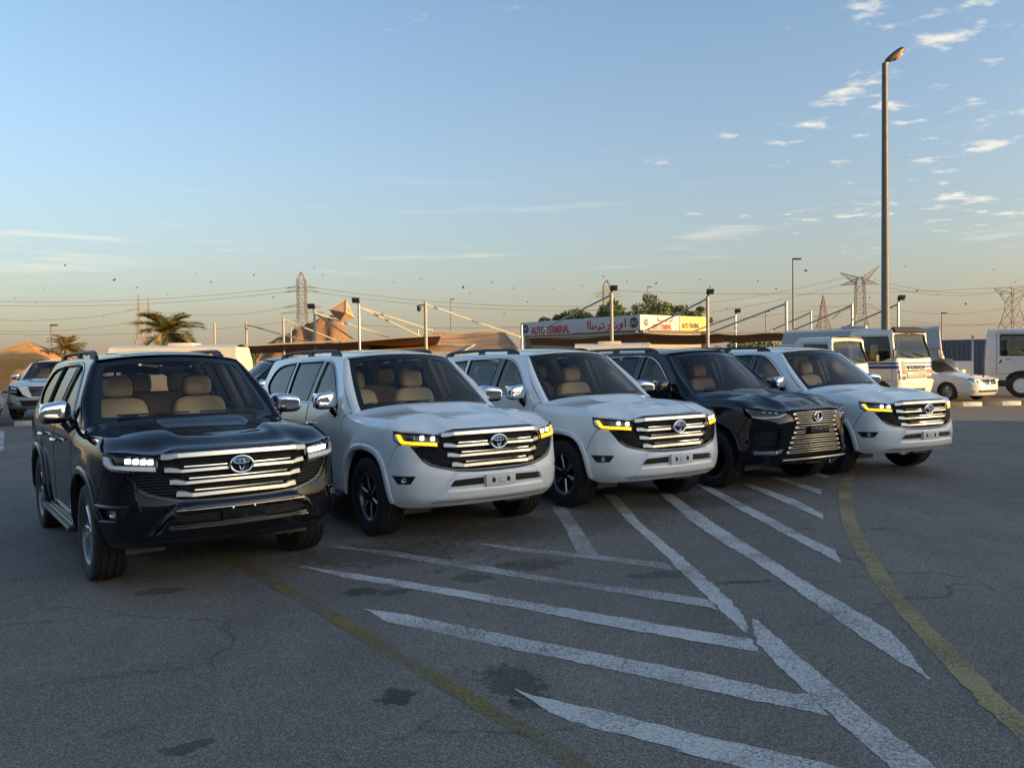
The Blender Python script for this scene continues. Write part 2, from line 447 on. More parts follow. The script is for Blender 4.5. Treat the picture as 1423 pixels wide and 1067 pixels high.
# ================================================================== SUV generator
class Body:
    """car skin: plan outline (from the rear centre round the right side to the front centre) x height profiles"""
    def __init__(s, plan, tabs, stations, flares, plateau=None, yref=.2, nodes=110):
        P = np.array(plan, float)
        P = np.vstack([P[2:0:-1] * [-1, 1], P, P[-2:-4:-1] * [-1, 1]])
        d = np.r_[0, np.cumsum(np.linalg.norm(np.diff(P, axis=0), axis=1))]
        f = spline(d, P); q = f(np.linspace(0, d[-1], 3000))
        a = np.r_[0, np.cumsum(np.linalg.norm(np.diff(q, axis=0), axis=1))]
        k = np.linspace(0, a[-1], nodes)
        N = np.stack([np.interp(k, a, q[:, 0]), np.interp(k, a, q[:, 1])], 1)
        side = q[:, 0] > .6 * P[:, 0].max()
        i0 = np.argmin(np.where(side, abs(q[:, 1] - yref), 9))
        s.u0 = a[i0] - yref
        s.C = spline(k - s.u0, N)
        uu = np.linspace(k[0] - s.u0, k[-1] - s.u0, 6000); s.uu = uu; s.cc = s.C(uu)
        z = np.where(np.diff(np.sign(s.cc[:, 0])))[0]
        s.u_rear, s.u_front = uu[z[0]], uu[z[-1]]
        s.tabs = {}
        for n, t in tabs.items():
            t = [(r[0], r[1], r[2] if len(r) > 2 else r[0]) for r in t]
            s.tabs[n] = spline([r[0] for r in t], [[r[1], r[2]] for r in t])
        s.st = stations; s.fl = flares; s.plateau = plateau; s.xw = P[:, 0].max()
        m = (uu > yref) & (uu <= s.u_front) & (s.cc[:, 1] > P[:, 1].max() - .75); o = np.argsort(s.cc[m][:, 0]); s._ux = (s.cc[m][:, 0][o], uu[m][o])
    def U(s, x):
        """front coordinate of the half width x"""
        return float(np.interp(x, *s._ux)) if np.ndim(x) == 0 else np.interp(x, *s._ux)
    def __call__(s, u, t):
        u = np.asarray(u, float); t = np.asarray(t, float)
        c = s.C(u); h = 1e-3; d = s.C(u + h) - s.C(u - h); d /= np.linalg.norm(d, axis=-1)[..., None]
        nx, ny = d[..., 1], -d[..., 0]
        w = np.zeros(u.shape + (2,)); st = s.st
        vals = {n: f(t) for n, f in s.tabs.items()}
        for i, (us, n) in enumerate(st):
            lo = sst(st[i - 1][0], us, u) if i else np.ones_like(u)
            hi = 1 - sst(us, st[i + 1][0], u) if i < len(st) - 1 else np.ones_like(u)
            w = w + (lo * hi)[..., None] * vals[n]
        off, z = w[..., 0], w[..., 1]
        ox = vals['S'][..., 0] if 'S' in vals else off
        x = c[..., 0] + ox * c[..., 0] / s.xw; y = c[..., 1] + off * ny
        b = 0
        for yc, zc, amp, r0, sg in s.fl:
            r = np.sqrt((y - yc) ** 2 + (z - zc) ** 2); b = b + amp * np.exp(-((r - r0) / sg) ** 2) * sst(1.25, 1.0, z) * sst(.2, .6, np.abs(nx))
        if s.plateau is not None: b = b + s.plateau(np.abs(x), z) * sst(.1, .5, ny)
        return np.stack([x + nx * b, y + ny * b, z], -1)

def front_pt(B, x, z, lift=0.0):
    """point on the nose at half width x (signed), height z"""
    x = np.asarray(x, float); z = np.broadcast_to(np.asarray(z, float), x.shape)
    U = np.stack([B.U(np.abs(x)), z], -1).reshape(-1, 2)
    p = B(U[:, 0], U[:, 1]); n = snormal(B, U)
    p = p + n * np.broadcast_to(np.asarray(lift, float), x.shape).reshape(-1, 1)
    p[:, 0] *= np.where(x.reshape(-1) < 0, -1, 1)
    return p
def front_bar(B, xs, zc, h, lift, depth=.03, zref=.9, bev=.3):
    """bar swept across the nose; zc, h, lift are functions of x"""
    xs = np.asarray(xs, float); n = len(xs)
    p = front_pt(B, xs, np.full(n, zref)); nn = snormal(B, np.stack([B.U(np.abs(xs)), np.full(n, zref)], -1))
    nn[:, 0] *= np.where(xs < 0, -1, 1); nn[:, 2] = 0; nn /= np.linalg.norm(nn, axis=1)[:, None]
    V = []
    for i, x in enumerate(xs):
        hh = h(x) / 2; zz = zc(x); l = lift(x); b = min(hh * bev * 2, depth * .6)
        for dz, dl in ((-hh, -depth), (-hh, -b), (-hh + b * .7, 0), (hh - b * .5, -b * .35), (hh, -b), (hh, -depth)):
            q = p[i] + nn[i] * (l + dl); V.append((q[0], q[1], zz + dz))
    m = 6; F = []
    for i in range(n - 1):
        for k in range(m):
            l = (k + 1) % m; F.append((i * m + k, i * m + l, (i + 1) * m + l, (i + 1) * m + k))
    F += [tuple(range(m))[::-1], tuple((n - 1) * m + k for k in range(m))]
    return V, F
def front_poly(B, poly, lift=0.0, thick=.01, res=.03, sides=(1, -1)):
    """flat-ish piece lying on the nose; polygon in (half width, height)"""
    P = patch(B, [(B.U(x), z) for x, z in dens(poly, .03)], (), res, lift, thick)
    return join(*[P if s_ > 0 else mir(P) for s_ in sides])
def inset(poly, g):
    p = np.array(poly, float)[:, :2]
    keep = np.linalg.norm(p - np.roll(p, 1, 0), axis=1) > 1e-5; p = p[keep]
    a = 0.5 * np.sum(p[:, 0] * np.roll(p[:, 1], -1) - np.roll(p[:, 0], -1) * p[:, 1])
    e0 = p - np.roll(p, 1, 0); e1 = np.roll(p, -1, 0) - p
    n0 = np.stack([-e0[:, 1], e0[:, 0]], 1); n1 = np.stack([-e1[:, 1], e1[:, 0]], 1)
    n0 /= np.linalg.norm(n0, axis=1)[:, None]; n1 /= np.linalg.norm(n1, axis=1)[:, None]
    m = n0 + n1; L = np.linalg.norm(m, axis=1)[:, None]; m = m / np.maximum(L, .4) ; k = 1 / np.maximum((m * n0).sum(1), .5)
    return [tuple(v) for v in p + m * (k * g * np.sign(a))[:, None]]

LC_PLAN = [(0, -4.02), (.35, -4.015), (.62, -3.985), (.80, -3.92), (.90, -3.80), (.94, -3.62), (.955, -3.35), (.962, -2.8), (.966, -2.0), (.967, -1.2),
           (.966, -.5), (.964, -.1), (.960, .2), (.952, .40), (.93, .565), (.885, .69), (.80, .785), (.68, .855), (.52, .91), (.34, .942), (.17, .957), (0, .962)]
LC_TABS = {
    'F': [(.30, -.16), (.36, -.07), (.42, -.012), (.50, .012), (.60, .02), (.70, .012), (.80, -.008), (.92, -.022), (1.02, -.034), (1.10, -.062), (1.2, -.12)],
    'K': [(.30, -.14), (.36, -.075), (.44, -.02), (.54, .004), (.66, .01), (.80, .006), (.95, 0), (1.05, -.008), (1.13, -.03, 1.122), (1.20, -.07, 1.16), (1.27, -.12, 1.18)],
    'D': [(.26, -.10), (.36, -.035), (.46, -.008), (.60, 0), (.80, .002), (.95, .004), (1.05, -.004, 1.05), (1.13, -.024, 1.118), (1.20, -.06, 1.168), (1.27, -.112, 1.20), (1.34, -.17, 1.22)],
    'B': [(.26, -.12), (.36, -.045), (.46, -.016), (.60, -.008), (.80, -.002), (.98, .004), (1.10, -.004), (1.20, -.022), (1.30, -.052), (1.42, -.098), (1.56, -.158), (1.70, -.226), (1.80, -.286, 1.796), (1.87, -.345, 1.845)],
    'R': [(.30, -.10), (.40, -.02), (.50, .02), (.65, .03), (.80, .01), (1.0, 0), (1.15, -.015), (1.30, -.045), (1.5, -.12), (1.7, -.215), (1.82, -.30), (1.9, -.38)],
}
LC_ST = [(-6, 'R'), (-4.0, 'R'), (-3.45, 'B'), (-.80, 'B'), (-.25, 'D'), (.32, 'D'), (.62, 'K'), (1.02, 'F'), (3, 'F')]
def lc_plateau(x, z):
    # lower bumper: a wide trapezoid standing proud of the corners
    a = sst(.0, .05, (.66 - x) - (z - .46) * .78)
    b = sst(.708, .662, z); c = sst(.40, .44, z)
    groove = -.012 * sst(.0, .03, (.58 - x) - (z - .50) * .75) * sst(.655, .635, z) * sst(.505, .53, z)
    return .036 * a * b * c + groove
def lx_plateau(x, z): return -.03 * sst(.62, .72, x) * sst(.92, .80, z) * sst(.48, .55, z) * sst(.93, .86, x)
LC = Body(LC_PLAN, LC_TABS, LC_ST, [(0, .40, .022, .52, .10), (-2.85, .40, .022, .52, .10)], lc_plateau)
LX_TABS = dict(LC_TABS)
LX_TABS['F'] = [(.30, -.14), (.36, -.05), (.42, -.005), (.50, .012), (.60, .016), (.70, .014), (.80, .006), (.92, -.008), (1.0, -.028), (1.08, -.065), (1.2, -.14)]
LX = Body(LC_PLAN, LX_TABS, LC_ST, [(0, .40, .024, .52, .10), (-2.85, .40, .022, .52, .10)], lx_plateau)

ARCH = spline(np.linspace(0, 1, 11), [(.505, .33), (.492, .47), (.455, .62), (.375, .76), (.25, .845), (.05, .872), (-.16, .862), (-.32, .805), (-.44, .68), (-.495, .50), (-.515, .33)])
def arch(yc, a=0.0, b=1.0, n=40): return [(yc + p[0], p[1]) for p in ARCH(np.linspace(a, b, n))]

def tyre_profile(R=.397, w=.135, rim=.245):
    g = []
    for a in (-.083, -.030, .030, .083): g += [(a - .0055, R), (a - .0045, R - .009), (a + .0045, R - .009), (a + .0055, R)]
    tread = [(-.112, R - .004)] + g + [(.112, R - .004)]
    side = [(.126, R - .016), (.134, R - .045), (w, (R + rim) / 2), (.130, rim + .03), (.118, rim + .004), (.108, rim - .004)]
    return [(-a, r) for a, r in side[::-1]] + tread + side
def make_wheel(name, style, parent, loc, left=False):
    w = empty(name, loc, math.pi if left else 0, parent)
    rim = .262 if style in ('chrome20', 'multi') else .238
    MB().lathe(tyre_profile(rim=rim), 56).build('tyre', RUBBER, w, 30)
    face = {'chrome20': ALLOY, 'six': ALLOYGREY, 'sixdark': ALLOYDARK, 'multi': ALLOYDARK, 'plain': ALLOY}[style]
    m = MB()
    m.lathe([(-.11, rim - .002), (-.10, rim - .02), (-.02, rim - .035), (.06, rim - .03), (.10, rim - .02), (.112, rim - .012), (.118, rim + .002), (.114, rim + .008), (.108, rim + .004)], 48)
    m.build('rim_barrel', ALLOYDARK if style == 'multi' else (ALLOYGREY if style in ('sixdark', 'chrome20') else face), w, 40)
    def spoke(m, ang, r0, r1, w0, w1, a0, a1, th=.03, skew=0.0):
        R = Matrix.Rotation(ang, 3, 'X')
        V = []
        for r, ww, a, sk in ((r0, w0, a0, 0), ((r0 + r1) / 2, (w0 + w1) * .47, a0 + (a1 - a0) * .35, skew / 2), (r1, w1, a1, skew)):
            for t, da in ((-ww / 2, -th), (-ww / 2, -.004), (-ww * .28, .004), (ww * .28, .004), (ww / 2, -.004), (ww / 2, -th)):
                V.append(R @ Vector((a + da, t + sk, r)))
        F = []
        for i in range(2):
            for k in range(6):
                l = (k + 1) % 6; F.append((i * 6 + k, i * 6 + l, (i + 1) * 6 + l, (i + 1) * 6 + k))
        F += [tuple(range(6)), tuple(range(12, 18))]
        m.add(V, F)
    N = {'chrome20': 10, 'six': 6, 'sixdark': 6, 'multi': 15, 'plain': 10}[style]
    for k in range(N):
        a = 2 * math.pi * k / N + .2
        m = MB()
        if style == 'chrome20':
            spoke(m, a, .05, rim - .012, .036, .058, .085, .098, .04, .03 * (1 if k % 2 else -1))
        elif style in ('six', 'sixdark'):
            spoke(m, a - .10, .055, rim - .012, .026, .030, .085, .098, .04, -.018); spoke(m, a + .10, .055, rim - .012, .026, .030, .085, .098, .04, .018)
        else:
            spoke(m, a, .05, rim - .012, .020, .020, .088, .100, .03)
        m.build('spoke', face if style != 'sixdark' else ALLOY, w, 30)
    m = MB(); m.lathe([(.05, .075), (.082, .072), (.092, .055), (.095, .032), (.102, .028), (.103, .001)], 28)
    for k in range(6):
        b = 2 * math.pi * k / 6 + .5; m.lathe([(.08, .011), (.096, .010), (.098, .001)], 8, c=(0, .054 * math.cos(b), .054 * math.sin(b)))
    m.build('hub', face, w, 35)
    MB().lathe([(-.03, .001), (-.03, .165), (0.0, .165), (0.0, .001)], 32).build('brake_disc', DARKCHROME, w, 30)
    return w

def make_suv(name, paint, model='lc', wheel='six', lamps='amber', garnish=False, seat=TAN, mirror=CHROME, film=False, rail=PLASTIC):
    B = LX if model == 'lx' else LC
    U = B.U; uf = B.u_front
    root = empty(name)
    both = lambda nm, p, m, par=root: (pobj(nm, p, m, par), pobj(nm, mir(p), m, par))
    G = .007
    # ---------- lines shared by neighbouring panels
    tg = lambda u: 1.25 - .155 * sst(.28, .555, u)
    gap_line = [(u, float(tg(u))) for u in np.linspace(-.47, .555, 26)]
    hl_out = [(.555, 1.095), (.566, 1.06), (.590, 1.0), (.665, .962)]
    bump_gap = [(.665, .962), (.61, .93), (.53, .80), (.459, .61)]
    hex_side = [(U(.845), .955), (U(.80), .885), (U(.745), .805), (U(.69), .766), (U(.60), .738), (U(.45), .703), (U(.25), .69), (uf, .687)]
    # ---------- fender
    fen = gap_line + hl_out[1:] + bump_gap[1:] + arch(0, .17, 1)[1:] + [(-.64, .33), (-.635, .62), (-.625, .95), (-.60, 1.16), (-.545, 1.235)]
    both('fender', patch(B, inset(fen, G), (), .04, out_dir=(1, 0, 0)), paint)
    # ---------- doors, glass, side frame
    DLO = {'front': rnd([(-.80, 1.292, .03), (-1.60, 1.303, .012), (-1.60, 1.764, .012), (-1.52, 1.758, .1), (-1.33, 1.705, .16), (-1.10, 1.545, .1)]),
           'rear': rnd([(-1.745, 1.304, .012), (-2.49, 1.316, .02), (-2.565, 1.752, .02), (-1.745, 1.767, .012)]),
           'quarter': rnd([(-2.60, 1.319, .02), (-3.24, 1.345, .06), (-3.475, 1.47, .10), (-3.36, 1.66, .10), (-3.10, 1.722, .12), (-2.665, 1.748, .02)])}
    if model == 'lx':
        DLO['quarter'] = rnd([(-2.60, 1.319, .02), (-3.20, 1.38, .06), (-3.50, 1.55, .06), (-3.36, 1.68, .08), (-3.10, 1.728, .12), (-2.665, 1.748, .02)])
    Rear_arch = arch(-2.85, 0, 1)
    fd = rnd([(-.64, .385, .03), (-1.672, .385, .02), (-1.672, 1.792, .01), (-1.50, 1.783, .1), (-1.30, 1.725, .16), (-1.06, 1.565, .1), (-.73, 1.285, .04), (-.605, 1.16), (-.628, .95), (-.64, .62)])
    ra = [p for p in Rear_arch if p[1] > .5 and p[0] > -2.70]
    rd = rnd([(-1.678, .385, .02), (-2.335, .385), (-2.345, .47)]) + [(p[0] + .006, p[1] + .0) for p in ra if p[1] < .80] + rnd([(-2.56, .93, .05), (-2.575, 1.25, .03), (-2.60, 1.79, .03), (-1.678, 1.795, .01)])
    for nm, poly, win, gl in (('front_door', fd, 'front', SIDEGLASS), ('rear_door', rd, 'rear', TINT)):
        P = patch(B, inset(poly, G), [DLO[win]], .04, out_dir=(1, 0, 0))
        gp = patch(B, inset(DLO[win], .001), (), .05, -.008, 0, out_dir=(1, 0, 0))
        y0 = -1.47 if win == 'front' else -2.40
        for sg in (1, -1):
            f = (lambda q: q) if sg > 0 else mir
            d = pobj(nm, f(P), paint, root)
            pobj('window', f(gp), gl, d)
            m = MB(); z0 = 1.06
            ys = np.linspace(y0 - .11, y0 + .11, 9); pp = B(ys, np.full(9, z0))
            path = [(p[0] + .045 * math.sin(math.pi * min(1, max(0, .08 + .84 * i / 8))) ** .6, p[1], p[2]) for i, p in enumerate(pp)]
            m.tube(path, [.012, .015, .017, .018, .018, .018, .017, .015, .012], 8)
            if sg < 0: m.flipx()
            m.build('handle', CHROME, d)
            # black B pillar trim
        yb = (-1.602, -1.669) if win == 'front' else (-1.681, -1.743)
        bp = patch(B, [(yb[0], 1.30), (yb[1], 1.30), (yb[1], 1.775), (yb[0], 1.775)], (), .06, .002, .002, out_dir=(1, 0, 0))
        both('pillar_trim', bp, GLOSSBLK)
    ur = -3.93
    hole1 = inset(fd, -G); 
    door_un = rnd([(-.64, .385, .03), (-2.335, .385), (-2.345, .47)]) + [(p[0] + .006, p[1]) for p in ra if p[1] < .80] + rnd([(-2.56, .93, .05), (-2.575, 1.25, .03), (-2.60, 1.79, .03), (-1.678, 1.795), (-1.50, 1.783, .1), (-1.30, 1.725, .16), (-1.06, 1.565, .1), (-.73, 1.285, .04), (-.605, 1.16), (-.628, .95), (-.64, .62)])
    sidef = [(-.545, 1.235), (-.50, 1.26), (-.62, 1.335), (-.80, 1.48), (-.98, 1.63), (-1.13, 1.755), (-1.22, 1.81), (-1.38, 1.835), (-1.7, 1.846), (-2.4, 1.85), (-3.1, 1.838), (-3.5, 1.80), (-3.75, 1.76), (ur, 1.72)] + \
            [(ur, 1.3), (ur, .95), (-3.80, .72), (-3.40, .58)] + [p for p in Rear_arch if p[1] > .35][::-1] + [(-2.33, .30), (-.65, .30), (-.648, .36), (-.648, .62), (-.634, .95), (-.61, 1.165)]
    both('body_side', patch(B, inset(sidef, .001), [inset(door_un, -.001), DLO['quarter']], .045, 0, .02, out_dir=(1, 0, 0)), paint)
    for win in ('front', 'rear', 'quarter'):
        lp = np.array(dens(DLO[win], .05)); pp = B(lp[:, 0], lp[:, 1]) + snormal(B, lp) * .001
        for sg in (1, -1):
            m = MB().tube(pp, .009, 5, True)
            if sg < 0: m.flipx()
            m.build('window_seal', PLASTIC, root)
    both('quarter_window', patch(B, inset(DLO['quarter'], .001), (), .05, -.008, 0, out_dir=(1, 0, 0)), TINT)
    # bright strip round the windows
    loop = rnd([(-.775, 1.282, .03), (-1.64, 1.293), (-2.5, 1.306), (-3.26, 1.335, .06), (-3.495, 1.465 if model == 'lc' else 1.545, .10), (-3.37, 1.675, .10), (-3.10, 1.735, .12), (-2.6, 1.763), (-1.70, 1.779), (-1.52, 1.77, .1), (-1.31, 1.717, .16), (-1.08, 1.555, .1)])
    lp = np.array(dens(loop, .05)); pp = B(lp[:, 0], lp[:, 1]); nn = snormal(B, lp)
    for sg in (1, -1):
        m = MB().tube(pp + nn * .002, .0075, 6, closed=True)
        if sg < 0: m.flipx()
        m.build('window_trim', CHROME, root)
    # wheel arch mouldings
    for yc in (0, -2.85):
        t0 = .16 if yc == 0 else 0
        q = np.array(arch(yc, .05 if yc == 0 else .0, .98, 48)); e = np.gradient(q, axis=0); e /= np.linalg.norm(e, axis=1)[:, None]
        nrm = np.stack([e[:, 1], -e[:, 0]], 1)
        nrm = np.where((nrm * (q - [yc, .40])).sum(1)[:, None] < 0, -nrm, nrm)
        V = []; prof = ((-.004, -.05), (-.004, .004), (.006, .016), (.038, .018), (.056, .012), (.064, 0))
        for dd, l in prof:
            r_ = q + nrm * dd; r_[:, 1] = np.maximum(r_[:, 1], .33)
            V.append(B(r_[:, 0], r_[:, 1]) + snormal(B, r_) * l)
        V = np.stack(V, 1).reshape(-1, 3); k = len(prof)
        F = [(i * k + j, i * k + j + 1, (i + 1) * k + j + 1, (i + 1) * k + j) for i in range(47) for j in range(k - 1)]
        for sg in (1, -1):
            m = MB().add(V, F)
            if sg < 0: m.flipx()
            m.build('wheel_arch_moulding', paint, root, 50)
            # wheel well liner
            m = MB(); a = np.linspace(-.15, math.pi + .15, 22)
            L1 = [(.955, yc + .495 * math.cos(t), .40 + .48 * math.sin(t)) for t in a]; L2 = [(.60, p[1], p[2]) for p in L1]
            m.add(L1 + L2, [(i, i + 1, 23 + i, 22 + i) for i in range(21)] + [tuple(range(22, 44))])
            if sg < 0: m.flipx()
            m.build('wheel_liner', UNDER, root, 40)
    # ---------- hood
    def hood(s_, v):
        s_ = np.asarray(s_, float) ; v = np.asarray(v, float); sa = np.abs(s_)
        u = -.47 + v * (.555 + .47)
        E = B(u, tg(u)); xe = E[..., 0]
        xf = np.minimum(sa * .945, .9449); cf = B.C(B_Uspl(xf))
        yf = cf[..., 1] - .055 + .02 * sst(.5, .9, sa)
        yr = -.30 - .17 * sa ** 2
        vv = v
        y = yr + (yf - yr) * vv
        ridge = 1 - sst(.37, .50, sa)
        h = .088 - .03 * sst(0, .35, v)
        zm = E[..., 2] + h * (1 - sa ** 3.2) - .042 * ridge * sst(.05, .35, v) * (1 - sst(.70, .93, v + .18 * sa)) - .006 * sst(0, .4, v)
        if model == 'lx': zm = zm + .02 * sst(.30, .38, sa) * (1 - sst(.40, .60, sa)) * sst(.0, .2, v)
        zf = np.where(sa < 0, 0, 1.104 - .040 * sst(.47, .66, sa) + .028 * sst(.68, 1.0, sa))
        if model == 'lx': zf = 1.055 - .02 * sst(.40, .6, sa) + .05 * sst(.65, 1.0, sa)
        w = sst(.45, 1.02, v) ** 1.6 * (1 - sa ** 6)
        z = zm * (1 - w) + zf * w
        return np.stack([s_ * xe, y, z], -1)
    xk = np.linspace(0, .945, 60); B_Uspl = spline(xk, [U(x) for x in xk])
    K = 1.03
    hs = lambda a, b: hood(a / .9, b / K)
    P = patch(hs, rnd([(0, 0), (.896, 0, .05), (.896, K - .003, .02), (0, K - .003)]), (), .03, 0, .018, out_dir=(0, 0, 1), half=True)
    P = (P[0], P[1], P[2])
    pobj('hood', join(P, mir(P)), paint, root)
    # ---------- windscreen, cowl, pillars, roof
    def wedge(v): v = np.asarray(v, float); return .795 - .15 * np.maximum(v, 0) ** 1.15, -.505 - .615 * v - .02 * np.sin(math.pi * v), 1.262 + .518 * v + .01 * np.sin(math.pi * v)
    def ws(s_, v):
        xe, ye, ze = wedge(v); q = 1 - np.asarray(s_, float) ** 2
        return np.stack([s_ * xe, ye + (.19 - .09 * v) * q, ze + (.012 + .042 * v) * q], -1)
    SX, SV = .72, .80
    wss = lambda a, b: ws(a / SX, b / SV)
    outer_w = [(0, -.02), (SX, -.02), (SX, SV), (0, SV)]
    inner = rnd([(0, .045), (SX * .93, .045, .03), (SX * .925, SV * .90, .04), (0, SV * .915)])
    gw = patch(wss, inner, (), .06, -.003, 0, out_dir=(0, 1, .5), half=True)
    frit = patch(wss, rnd([(0, -.02), (SX, -.02), (SX, SV, .03), (0, SV)])[:], (), .05, 0, 0, out_dir=(0, 1, .5), half=True)
    U2, T2 = None, None
    # frit ring = outer outline minus the clear glass (both halves at once)
    fo = [(-SX, -.02), (SX, -.02), (SX, SV), (-SX, SV)]
    ih = rnd([(SX * .93, .045, .03), (SX * .925, SV * .90, .04), (0, SV * .915), (-SX * .925, SV * .90, .04), (-SX * .93, .045, .03), (0, .045)])
    scr = pobj('windscreen', patch(wss, ih, (), .06, -.003, 0, out_dir=(0, 1, .5)), WINDSHIELD, root)
    pobj('windscreen_border', patch(wss, fo, [ih], .06, 0, .006, out_dir=(0, 1, .5)), GLOSSBLK, scr)
    def cowl(s_, v):
        a = ws(s_ / SX, np.full_like(s_, -.01)); b = hood(s_ / SX * .99, np.zeros_like(s_) + .005) - [0, 0, .022]
        return a + (b - a) * (v / .1)[..., None]
    pobj('cowl', patch(cowl, [(-SX, 0), (SX, 0), (SX, .1), (-SX, .1)], (), .05, -.004, 0, out_dir=(0, 0, 1)), PLASTIC, root)
    for x0, x1, zb in ((.02, .60, .03), (-.62, -.06, .03)):
        m = MB(); a = ws(np.array([x0 / .78]), np.array([.02]))[0]; sx = np.linspace(x0 + .02, x1, 9)
        pts = ws(sx / .76, np.full(9, .055)) + np.array([0, .022, .016])
        m.tube([tuple(p) for p in pts], .008, 5); m.tube([tuple(a + [0, .05, .0]), tuple(pts[4])], .009, 5)
        m.build('wiper', PLASTIC, scr)
    tA = lambda v: (-.50 - .72 * v, 1.26 + .55 * v)
    def pillar(s_, v):
        xe, ye, ze = wedge(v); e = np.stack([xe, ye, ze], -1)
        yy, tt = tA(v); tt = tt + 0 * v
        S = B(yy, tt)
        w = (s_ / .1)[..., None]
        return e + (S - e) * w + np.array([.35, .55, .6]) * (.022 * 4 * w * (1 - w))
    pl = patch(pillar, [(0, -.16), (.1, -.06), (.1, 1), (0, 1)], (), .034, 0, .0, out_dir=(.5, .6, .4))
    both('pillar', pl, paint)
    yT = lambda v: -1.22 - 2.50 * v
    def tT(v): return np.interp(yT(v), [-3.75, -3.5, -3.1, -2.4, -1.7, -1.38, -1.22], [1.76, 1.80, 1.838, 1.85, 1.846, 1.835, 1.81])
    tTs = spline(np.linspace(0, 1, 12), tT(np.linspace(0, 1, 12)))
    def roof(s_, v):
        T = B(yT(v), tTs(v)); sa = np.abs(s_)
        yf = -1.12 + .10 * (1 - sa ** 2) - .10 * sa ** 4; yr = -3.80 + .08 * sa ** 2
        y = yf + (yr - yf) * v
        z = T[..., 2] + (.052 + .022 * np.sin(math.pi * np.clip(v, 0, 1))) * (1 - sa ** 2.2) - .02 * sst(.8, 1, v)
        return np.stack([s_ * T[..., 0], y, z], -1)
    rs = lambda a, b: roof(a / .65, b / 2.6)
    rp = patch(rs, [(0, 0), (.65, 0), (.65, 2.6), (0, 2.6)], (), .07, .002, .015, out_dir=(0, 0, 1), half=True)
    rf = pobj('roof', join(rp, mir(rp)), paint, root)
    sr = patch(rs, rnd([(-.42, .14, .05), (.42, .14, .05), (.42, 1.0, .05), (-.42, 1.0, .05)]), (), .07, .006, .006, out_dir=(0, 0, 1))
    pobj('sunroof', sr, GLOSSBLK, rf)
    pobj('headliner', patch(rs, [(-.62, .06), (.62, .06), (.62, 2.5), (-.62, 2.5)], (), .15, -.035, 0, out_dir=(0, 0, 1)), HEADLINER, root)
    for sg in (1, -1):
        m = MB(); v = np.linspace(.10, .93, 26); p = roof(np.full(26, .93), v); zz = .046 * np.clip(np.minimum((v - .10) / .07, (.93 - v) / .07), 0, 1) ** .6
        top = [(q[0], q[1], q[2] + h_ + .006) for q, h_ in zip(p, zz)]
        m.tube(top, [.012] + [.021] * 24 + [.012], 8)
        for i in (1, 12, 24):
            q = p[i]; hh = .046 if i in (1, 24) else zz[i]; ln = .30 if i in (1, 24) else .14; sl = {1: -1, 24: 1}.get(i, 0)
            m.prism([(-ln / 2, -.02), (ln / 2, -.02), (ln / 2 * (.15 if sl < 0 else .9), hh + .012), (-ln / 2 * (.15 if sl > 0 else .9), hh + .012)], (q[0] - .018, q[1] + sl * .05, q[2]), (0, 1, 0), (0, 0, 1), (1, 0, 0), .036)
        if sg < 0: m.flipx()
        m.build('roof_rail', rail, root, 40)
    m = MB(); q = roof(np.array([0.]), np.array([.93]))[0]
    m.prism([(0, 0), (-.16, 0), (-.15, .06), (-.12, .065)], q - [.02, .0, .005], (0, 1, 0), (0, 0, 1), (1, 0, 0), .04); m.build('antenna', paint, root)
    # ---------- rear
    ub = B.u_rear
    tgp = [(ur, .60), (ur, 1.72)] + [(u, 1.72 + .06 * sst(ur, ub, u) ) for u in np.linspace(ur, ub, 10)[1:]] + [(ub, .60)]
    rwin = rnd([(ur - .14, 1.30, .05), (ur - .10, 1.64, .05), (ub + .02, 1.68), (ub + .02, 1.30)])
    P = patch(B, tgp, [rwin], .06, 0, .012, out_dir=(0, -1, 0), half=True); tgo = pobj('tailgate', join(P, mir(P)), paint, root)
    P = patch(B, rwin, (), .08, -.006, 0, out_dir=(0, -1, 0)); pobj('rear_window', join(P, mir(P)), TINT, tgo)
    P = patch(B, [(-3.40, .575), (-3.80, .71), (ur, .60), (ub, .60), (ub, .36), (-3.40, .36)], (), .06, .02, .02, out_dir=(.5, -.8, 0), half=True); pobj('rear_bumper', join(P, mir(P)), paint, root)
    tl = patch(B, rnd([(-3.78, 1.02, .03), (-4.12, .98, .03), (-4.12, 1.14, .03), (-3.70, 1.18, .03)]), (), .06, .015, .015, out_dir=(.5, -.8, 0)); both('tail_light', tl, REDLENS)
    # ---------- dark structure behind the skin
    m = MB().box((0, -1.6, .46), (1.30, 4.3, .26), bev=.03).box((0, -1.45, .40), (1.70, 1.55, .14)).box((0, .18, .93), (1.50, .95, .20)).box((0, .50, .60), (1.2, .5, .4)).box((0, -.47, .92), (1.70, .06, .56)).box((0, -3.55, .62), (1.5, .55, .5))
    m.build('underbody', UNDER, root)
    for sg in (1, -1): MB().box((sg * .60, .42, .315), (.30, .03, .13), Matrix.Rotation(rad(-18), 3, 'X'), .008).build('air_deflector', SPAT, root)
    m = MB().box((0, .40, .40), (.14, .5, .1)).tube([(-.75, 0, .36), (.75, 0, .36)], .05, 10).tube([(-.7, .15, .42), (.7, .15, .42)], .025, 8); m.build('front_axle', UNDER, root)
    card = patch(B, [(-.60, .40), (-3.7, .62), (-3.7, 1.27), (-.60, 1.255)], (), .12, -.055, 0, out_dir=(1, 0, 0)); both('door_card', card, HEADLINER)
